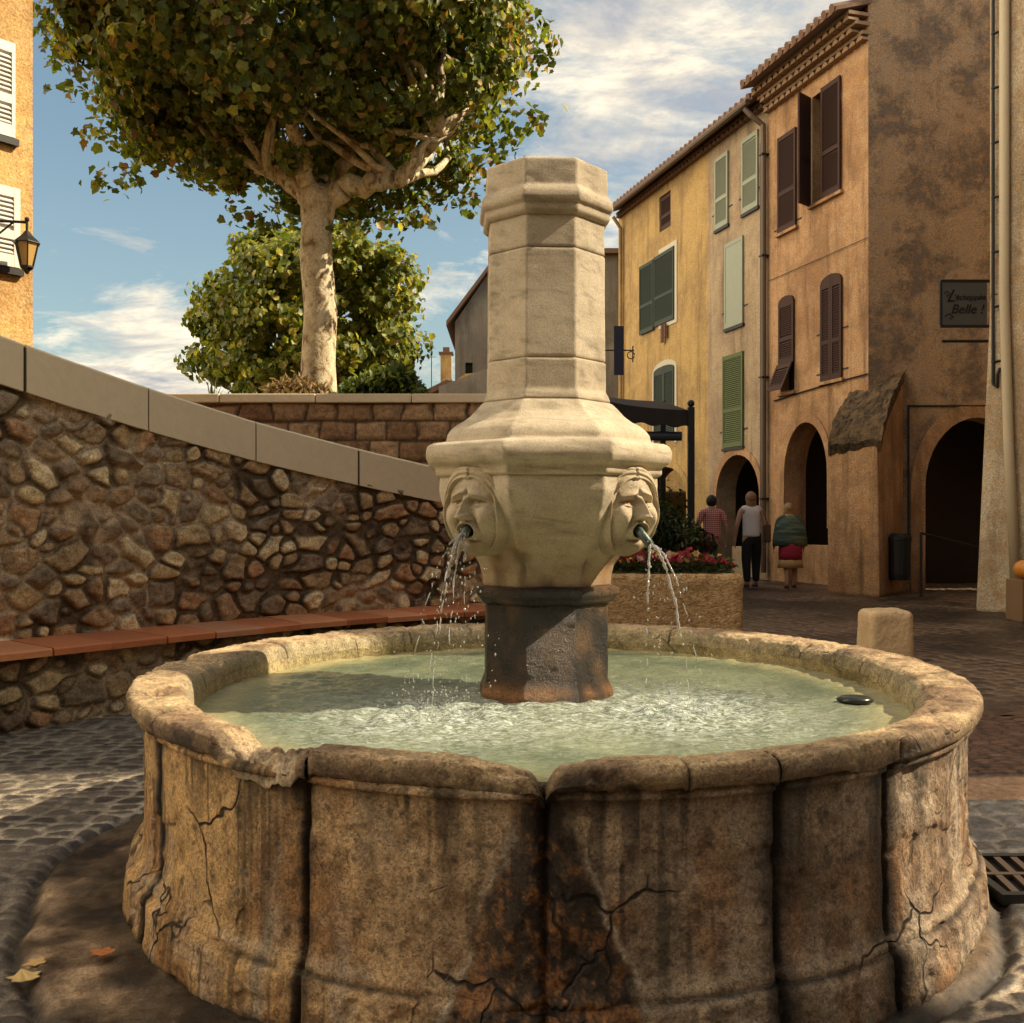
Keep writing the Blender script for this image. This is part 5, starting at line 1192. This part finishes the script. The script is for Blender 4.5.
P = np.stack([g.uniform(tx0+.05, tx1-.06, n), g.uniform(PYY+.05, PYY+.55, n), 0*g.random(n)], -1); env = .10+.13*fbm(P[:, 0]*5, P[:, 1]*5, 0, 3, 9)*(1-.6*sst(tx1-.5, tx1, P[:, 0])); P[:, 2] = tz+env*g.random(n)
Nn = np.stack([g.normal(0, .4, n), g.normal(-.4, .4, n), .8+g.random(n)], -1)
fo = leaves('flower_foliage', P, Nn, .06, [(.05, .09, .02), (.10, .15, .03), (.04, .06, .02)], (3, 2, 2), None, OVAL, 5, (0, 0, .5)); tag(fo, 'green foliage of the flowers massed in the stone trough', 'foliage', kind='stuff')
n = 520; P = np.stack([g.uniform(tx0+.03, tx1-.08, n), g.uniform(PYY+.0, PYY+.5, n), 0*g.random(n)], -1); P[:, 2] = tz+.05+.21*fbm(P[:, 0]*5, P[:, 1]*5, 0, 3, 9)*(.5+.6*g.random(n))*(1-.55*sst(tx1-.5, tx1, P[:, 0]))
FLW = np.array([(math.cos(a)*(.5 if k % 2 else .34), .3+math.sin(a)*(.5 if k % 2 else .34)) for k, a in enumerate(np.linspace(-math.pi/2, 1.5*math.pi, 13)[:-1])])
kx = fbm(P[:, 0]*2.4, P[:, 1]*0, 0, 2, 77); pals = [(.30, .012, .03), (.50, .05, .10), (.55, .35, .30), (.62, .50, .12), (.40, .015, .02)]
fl = leaves('flowers', P, np.stack([g.normal(0, .3, n), -.8+g.normal(0, .3, n), .6+0*g.random(n)], -1), .052, pals, (5, 4, 2, 2, 4), None, FLW, 6); tag(fl, 'red, pink and yellow blossoms massed in the stone trough', 'flowers', kind='stuff')
# pots and plants under the awning
def pot(px, py, Y, h, r, label, seed, ph, pal, cnt=500):
    x, _, z = dp_(px, py, Y); p = empty('potted_plant', (x, Y, 0), label, 'plant')
    MB().lathe((x, Y, 0), [(r*.7, 0), (r*.95, h*.8), (r*1.1, h*.82), (r*1.1, h), (r*.9, h), (r*.88, h*.9)], 20).build('pot', M['tile'], p, True)
    g = np.random.default_rng(seed); o = g.normal(0, 1, (cnt, 3)); o /= np.linalg.norm(o, axis=1)[:, None]; o *= g.random((cnt, 1))**.5; Q = np.array([x, Y, h+ph*.5])+o*np.array([ph*.62, ph*.62, ph*.55])
    leaves('foliage', Q, o+[0, 0, .3], .10, pal, [1]*len(pal), p, OVAL, seed)
GR = [(.03, .05, .012), (.06, .09, .02), (.015, .03, .01)]
pot(655, 545, 15.2, .75, .30, 'leafy plant in a terracotta pot under the awning, left one', 51, .8, GR)
pot(676, 545, 15.0, .55, .24, 'variegated pale leaved plant in a pot beside the awning post', 52, .75, GR+[(.30, .33, .22)])
pot(640, 545, 17.5, .5, .3, 'large dark bush in a pot at the back under the awning', 53, 1.5, GR, 900)
pot(698, 545, 17.0, .5, .2, 'small pink flowering plant in a pot right of the awning post', 54, .6, GR+[(.45, .05, .10)])
# bollards
M['bollard'] = plain('pale rough limestone', (.62, .45, .26), .85, 0, 1.0, 34, .75)
def bollard(px, y, w_, h, label):
    x = (px-512)/1000*y; o = rough_box(x-w_/2, x+w_/2, y, y+w_, -.02, h, .010, 26, .045, 8).build('stone_bollard', M['bollard'], smooth=True); tag(o, label, 'bollard')
bollard(893, 7.0, .31, CAMZ-.0945*7.0, 'squat square pale limestone bollard behind the right rim of the basin')
# drain grate
gx, gy = 1.88, 3.42; gr = empty('drain_grate', (gx, gy, .0), 'iron drain grate set in the paving right of the basin', 'grate')
MB().box(gx-.27, gx+.27, gy-.17, gy+.17, .006, .016).build('pit', M['black'], gr)  # black slab instead of a hole, its depth's shade put in as colour
m = MB(); m.box(gx-.30, gx+.30, gy-.20, gy-.17, .0, .034).box(gx-.30, gx+.30, gy+.17, gy+.20, .0, .034).box(gx-.30, gx-.27, gy-.169, gy+.169, .0, .034).box(gx+.27, gx+.30, gy-.169, gy+.169, .0, .034).build('frame', M['metal'], gr)
m = MB()
for k in range(9): x = gx-.24+k*.06; m.hexa([(x-.012, gy-.168, .017), (x+.012, gy-.168, .017), (x+.05, gy+.168, .017), (x+.026, gy+.168, .017), (x-.012, gy-.168, .031), (x+.012, gy-.168, .031), (x+.05, gy+.168, .031), (x+.026, gy+.168, .031)])
m.box(gx-.268, gx+.268, gy-.012, gy+.012, .0175, .0325).build('bars', plain('rusty iron', (.10, .07, .05), .6, .5), gr)
# fallen leaves
def fallen(px, py, sz, c, label, ang, hz=.013):
    Y = (CAMZ-hz)/((py-517)/1000); x = (px-512)/1000*Y; m = MB(); P = STAR-np.array([0, .4]); ca, sa = math.cos(ang), math.sin(ang)
    vs = [(x+sz*(a*ca-b*sa), Y+sz*(a*sa+b*ca), hz+sz*(.12*abs(a)+.16*b*b-.05*a)) for a, b in P]; vs2 = [(a, b, c_+.0015) for a, b, c_ in vs]; k = len(vs)
    m.add(vs+vs2, [tuple(range(0, 7)), (0,)+tuple(range(6, k)), tuple(k+i for i in range(0, 7)), (k,)+tuple(k+i for i in range(6, k))]); o = m.build('fallen_leaf', plain('dry leaf', c, .7)); tag(o, label, 'leaf', 'fallen leaves beside the basin')
fallen(24, 977, .085, (.72, .50, .20), 'yellow dry leaf, larger of the pair on the dark paving at lower left', .6)
fallen(34, 964, .06, (.66, .42, .16), 'yellow dry leaf, smaller and farther of the pair at lower left', 2.2)
fallen(101, 953, .07, (.48, .17, .05), 'rust brown dry leaf lying on the apron close to the basin', 1.2, .03)
# dark float on the water
Y = (CAMZ-.60)/((698-517)/1000); fx = (855-512)/1000*Y
o = MB().lathe((fx, Y, .588), [(.03, -.02), (.062, .0), (.066, .008), (.05, .018), (.02, .022)], 28, .8).build('dark_disc', plain('wet black stone', (.02, .022, .02), .25), smooth=True); tag(o, 'flat dark oval stone just breaking the water by the right inner rim', 'stone')
# dustbin and handrail by the side arch
bx_ = (899-512)/1000*15.9; o = MB().lathe((bx_, 15.9, .25), [(.15, 0), (.17, .1), (.18, .62), (.19, .63), (.19, .68), (.12, .74)], 16).build('litter_bin', M['metal'], smooth=False); tag(o, 'dark round litter bin on the wall between the buttress and the side arch', 'bin')
m = MB(); hx = (921-512)/1000*15.6; m.tube([(hx, 15.6, 0), (hx, 15.6, 1.0)], .022, 8).tube([(hx, 15.6, 1.0), (hx+1.3, 16.1, .72)], .018, 8).tube([(hx+1.3, 16.1, .0), (hx+1.3, 16.1, .72)], .02, 8); o = m.build('handrail', M['metal']); tag(o, 'thin black iron handrail at the steps in front of the side arch', 'handrail')
m = MB(); px_o = (1024-512)/1000*12.2; o = empty('pumpkin', (px_o-.02, 12.0, .0), 'orange pumpkin on a stand cut by the right edge of the picture', 'pumpkin')
for k in range(8): a = 2*math.pi*k/8; m.ball((px_o-.02+.08*math.cos(a), 12.0+.08*math.sin(a), .62), .12, 1, 1, .95, 10, 7)
m.build('fruit', plain('orange pumpkin skin', (.62, .24, .03), .5), o, True); MB().tube([(px_o-.02, 12, .7), (px_o-.01, 12, .78)], .02, 8).build('stem', M['blade'], o)
st = MB().box(px_o-.2, px_o+.3, 11.85, 12.25, 0, .50).build('wooden_crate', plain('weathered crate wood', (.22, .13, .06), .85), bevel=.01); tag(st, 'weathered wooden crate holding the pumpkin at the right edge', 'crate')

# ------------------------------------------------------------------ people, seen from behind
def skin(name, J, E, m, par, lev=2):
    me = bpy.data.meshes.new(name); names = list(J); me.from_pydata([J[k][:3] for k in names], [(names.index(a), names.index(b)) for a, b in E], [])
    o = bpy.data.objects.new(name, me); C.objects.link(o); md = o.modifiers.new('s', 'SKIN'); md.use_smooth_shade = True
    for i, k in enumerate(names):
        r = J[k][3]; o.data.skin_vertices[0].data[i].radius = (r, r) if not isinstance(r, tuple) else r
    o.data.skin_vertices[0].data[0].use_root = True
    s2 = o.modifiers.new('d', 'SUBSURF'); s2.levels = s2.render_levels = lev
    bpy.context.view_layer.update(); nm = bpy.data.meshes.new_from_object(o.evaluated_get(bpy.context.evaluated_depsgraph_get())); bpy.data.objects.remove(o)
    return link(name, nm, m, par, True)
SK = plain('skin', (.52, .30, .20), .6, 0, 0, 30, .1)
def person(x, y, H, label, top, topname, legs, legname, hair, hairlen, step=.12, bend=0, sleeves=True, trouser=True, bodyw=1.0, arms='down', shoe=(.06, .04, .03)):
    s = H/1.70; r = empty('person', (x, y, 0), label, 'person')
    def p(a, b, c, rad): return (x+a*s, y+b*s, c*s, rad*s if not isinstance(rad, tuple) else tuple(q_*s for q_ in rad))
    f = bend
    J = dict(pel=p(0, 0, .93, (.15*bodyw, .11)), w=p(0, .01+f*.3, 1.08, (.135*bodyw, .10)), ch=p(0, .02+f*.7, 1.27, (.155*bodyw, .11)), nk0=p(0, .02+f*.95, 1.41, (.09, .07)), nk=p(0, .03+f, 1.47, .052), hd=p(0, .05+f*1.2, 1.555, (.075, .09)), tp=p(0, .05+f*1.25, 1.64, (.062, .078)))
    E = [('pel', 'w'), ('w', 'ch'), ('ch', 'nk0'), ('nk0', 'nk'), ('nk', 'hd'), ('hd', 'tp')]
    for k, sg_ in (('l', -1), ('r', 1)):
        st_ = step*sg_
        J.update({k+'h': p(.09*sg_, 0, .86, .095), k+'k': p(.10*sg_, .04+st_*.6, .48, .06), k+'a': p(.10*sg_, st_, .09, .04), k+'t': p(.11*sg_, st_+.13, .035, .035),
                  k+'s': p(.175*sg_*bodyw, .02+f*.9, 1.37, .058), k+'e': p(.245*sg_*bodyw, -.0+f*.6, 1.10, .040), k+'w': p(.26*sg_*bodyw, .08+f*.6, .87, .028), k+'p': p(.26*sg_*bodyw, .10+f*.6, .80, (.020, .034))})
        E += [('pel', k+'h'), (k+'h', k+'k'), (k+'k', k+'a'), (k+'a', k+'t'), ('nk0', k+'s'), (k+'s', k+'e'), (k+'e', k+'w'), (k+'w', k+'p')]
        for i_, (dx, L) in enumerate(((-.020, .07), (-.007, .08), (.007, .075), (.020, .06))):
            J[k+'f%d' % i_] = p(.26*sg_*bodyw+dx*.3, .10+f*.6+dx, .80-L*.6, .009); J[k+'g%d' % i_] = p(.26*sg_*bodyw+dx*.3-.01*sg_, .115+f*.6+dx, .80-L-.03, .007); E += [(k+'p', k+'f%d' % i_), (k+'f%d' % i_, k+'g%d' % i_)]
        J[k+'th'] = p(.25*sg_*bodyw-.01*sg_, .145+f*.6, .79, .009); E.append((k+'p', k+'th'))
    body = skin('body', J, E, SK, r)
    g = lambda k, d: (J[k][0], J[k][1], J[k][2], tuple(q_+d*s for q_ in J[k][3]) if isinstance(J[k][3], tuple) else J[k][3]+d*s)
    T = dict(w=g('w', .028), ch=g('ch', .022), nk0=g('nk0', .012), hem=(J['pel'][0], J['pel'][1], J['pel'][2]-.05*s, (.182*s*bodyw, .150*s))); TE = [('hem', 'w'), ('w', 'ch'), ('ch', 'nk0')]
    for k in 'lr':
        a, b = Vector(J[k+'s'][:3]), Vector(J[k+'e'][:3]); T[k+'s'] = g(k+'s', .014); TE.append(('nk0', k+'s'))
        if sleeves: q_ = a.lerp(b, .75); T[k+'m'] = (q_.x, q_.y, q_.z, .062*s); TE.append((k+'s', k+'m'))
    skin(topname, T, TE, top, r)
    if trouser:
        L = dict(pel=g('pel', .016), bt=(J['pel'][0], J['pel'][1]-.02*s, J['pel'][2]-.07*s, (.165*s*bodyw, .13*s))); L['pel'] = (J['pel'][0], J['pel'][1], J['pel'][2]+.10*s, (.150*s*bodyw, .12*s)); LE = [('pel', 'bt')]
        for k in 'lr': L[k+'h'] = g(k+'h', .020); L[k+'k'] = g(k+'k', .028); L[k+'a'] = (J[k+'a'][0], J[k+'a'][1], J[k+'a'][2], .062*s); LE += [('bt', k+'h'), (k+'h', k+'k'), (k+'k', k+'a')]
        skin(legname, L, LE, legs, r)
    for k in 'lr':
        a = J[k+'a']; MB().ball((a[0], a[1]+.06*s, .04*s), .06*s, .75, 2.1, .7, 12, 8).build('shoe', plain('shoe leather', shoe, .6), r, True)
    hd = Vector(J['hd'][:3]); m = MB(); m.ball((hd.x, hd.y-.008*s, hd.z+.035*s), .105*s, .95, 1.08, 1.12, 16, 12)
    if hairlen > 0: m.ball((hd.x, hd.y-.035*s, hd.z-.06*s*hairlen), .10*s, .95, .7, 1.0+hairlen*.4, 16, 12)
    hm_ = mat('hair', lambda t, b: setin(t, b, Base_Color=t.ramp(t.noise(t.mapv(t.geo(), (8, 8, 1)), 12, 3, .6), [(.3, tuple(q_*.5 for q_ in hair)), (.7, hair)]), Roughness=.5, Normal=t.bump(t.noise(t.mapv(t.geo(), (8, 8, 1)), 14, 2, .5), .8, .02)))
    m.build('hair', hm_, r, True)
    # face details on the far side of the head
    m = MB(); m.ball((hd.x, hd.y+.100*s, hd.z-.005*s), .018*s, .8, 1.0, 1.5, 8, 6)
    for sg_ in (-1, 1): m.ball((hd.x+sg_*.088*s, hd.y, hd.z), .022*s, .5, .8, 1.3, 8, 6)
    m.build('nose_and_ears', SK, r, True)
    return r, J, s
def check_mat(t, b):
    v = t.geo(); w1 = t.node('ShaderNodeTexWave', {'Vector': v, 'Scale': 9.}, bands_direction='X').outputs['Fac']; w2_ = t.node('ShaderNodeTexWave', {'Vector': v, 'Scale': 9.}, bands_direction='Z').outputs['Fac']
    setin(t, b, Base_Color=t.ramp(t.math('MULTIPLY', t.math('ADD', w1, w2_), .5), [(.25, (.42, .07, .07)), (.55, (.66, .26, .22)), (.85, (.80, .56, .48))]), Roughness=.9)
SHIRT = mat('red checked cotton', check_mat)
person(3.58, 17.9, 1.64, 'person with short dark hair in a red checked shirt and khaki trousers walking away', SHIRT, 'shirt', plain('khaki cotton', (.36, .28, .18), .9, 0, .3, 20, .3), 'trousers', (.02, .012, .01), 0, .14, bodyw=1.08)
r2, J2, s2 = person(4.24, 17.7, 1.70, 'person with shoulder length light brown hair in a white sleeveless top and black trousers', plain('white cotton', (.74, .68, .66), .85, 0, .3, 20, .2), 'top', plain('black cotton', (.012, .011, .012), .9), 'trousers', (.36, .20, .09), 1.0, .10, sleeves=False, bodyw=1.05)
bg_ = empty('shoulder_bag', (4.24+.26, 17.75, .85), 'brown leather bag hanging on a long strap from the shoulder of the white topped person', 'bag')
LE_ = plain('brown leather', (.10, .045, .02), .6)
MB().box(4.46, 4.55, 17.55, 17.85, .80, 1.12).build('pouch', LE_, bg_, bevel=.025); MB().tube([(4.50, 17.6, 1.10), (4.46, 17.64, 1.28), (4.41, 17.70, 1.43), (4.46, 17.78, 1.28), (4.50, 17.8, 1.10)], .012, 6).build('strap', LE_, bg_)
SHM = mat('teal striped shawl', lambda t, b: setin(t, b, Base_Color=t.ramp(t.noise(t.mapv(t.geo(), (1, 1, 9), (0, .15, 0)), 2.2, 3, .6), [(.35, (.025, .055, .055)), (.5, (.06, .10, .085)), (.62, (.16, .17, .07))]), Roughness=.9))
r3, J3, s3 = person(4.88, 17.5, 1.50, 'person with fair hair wrapped in a teal shawl over a crimson and tan skirt', plain('teal cloth', (.05, .09, .085), .9), 'top', SK, 'legs', (.50, .30, .12), .8, .10, bend=.10, trouser=False, bodyw=1.15, shoe=(.10, .03, .02))
def ring(name, prof, m, par, cx, cy, wob=.02, seg=40):
    mb = MB(); vs = []; fs = []
    for i, (rx, ry, z, dy) in enumerate(prof):
        for k in range(seg): a = 2*math.pi*k/seg; w_ = 1+wob*math.sin(a*7+i*.4); vs.append((cx+rx*w_*math.cos(a), cy+dy+ry*w_*math.sin(a), z))
    for i in range(len(prof)-1):
        for k in range(seg): k2 = (k+1) % seg; fs.append((i*seg+k, i*seg+k2, (i+1)*seg+k2, (i+1)*seg+k))
    fs.append(tuple(range(seg))); fs.append(tuple((len(prof)-1)*seg+k for k in range(seg)))
    mb.add(vs, fs).build(name, m, par, True)
ring('shawl', [(.30, .17, .74, .04), (.305, .19, .84, .05), (.28, .18, 1.0, .06), (.25, .16, 1.12, .08), (.17, .13, 1.22, .10), (.08, .08, 1.28, .11)], SHM, r3, 4.88, 17.5)
ring('skirt', [(.20, .16, .50, .02), (.205, .17, .60, .02), (.20, .165, .70, .02), (.19, .15, .88, .03)], plain('crimson cloth', (.36, .02, .05), .85), r3, 4.88, 17.5, .03)
ring('skirt_hem', [(.225, .18, .36, .02), (.215, .175, .44, .02), (.20, .16, .505, .02)], plain('tan cloth', (.50, .30, .12), .85), r3, 4.88, 17.5, .04)
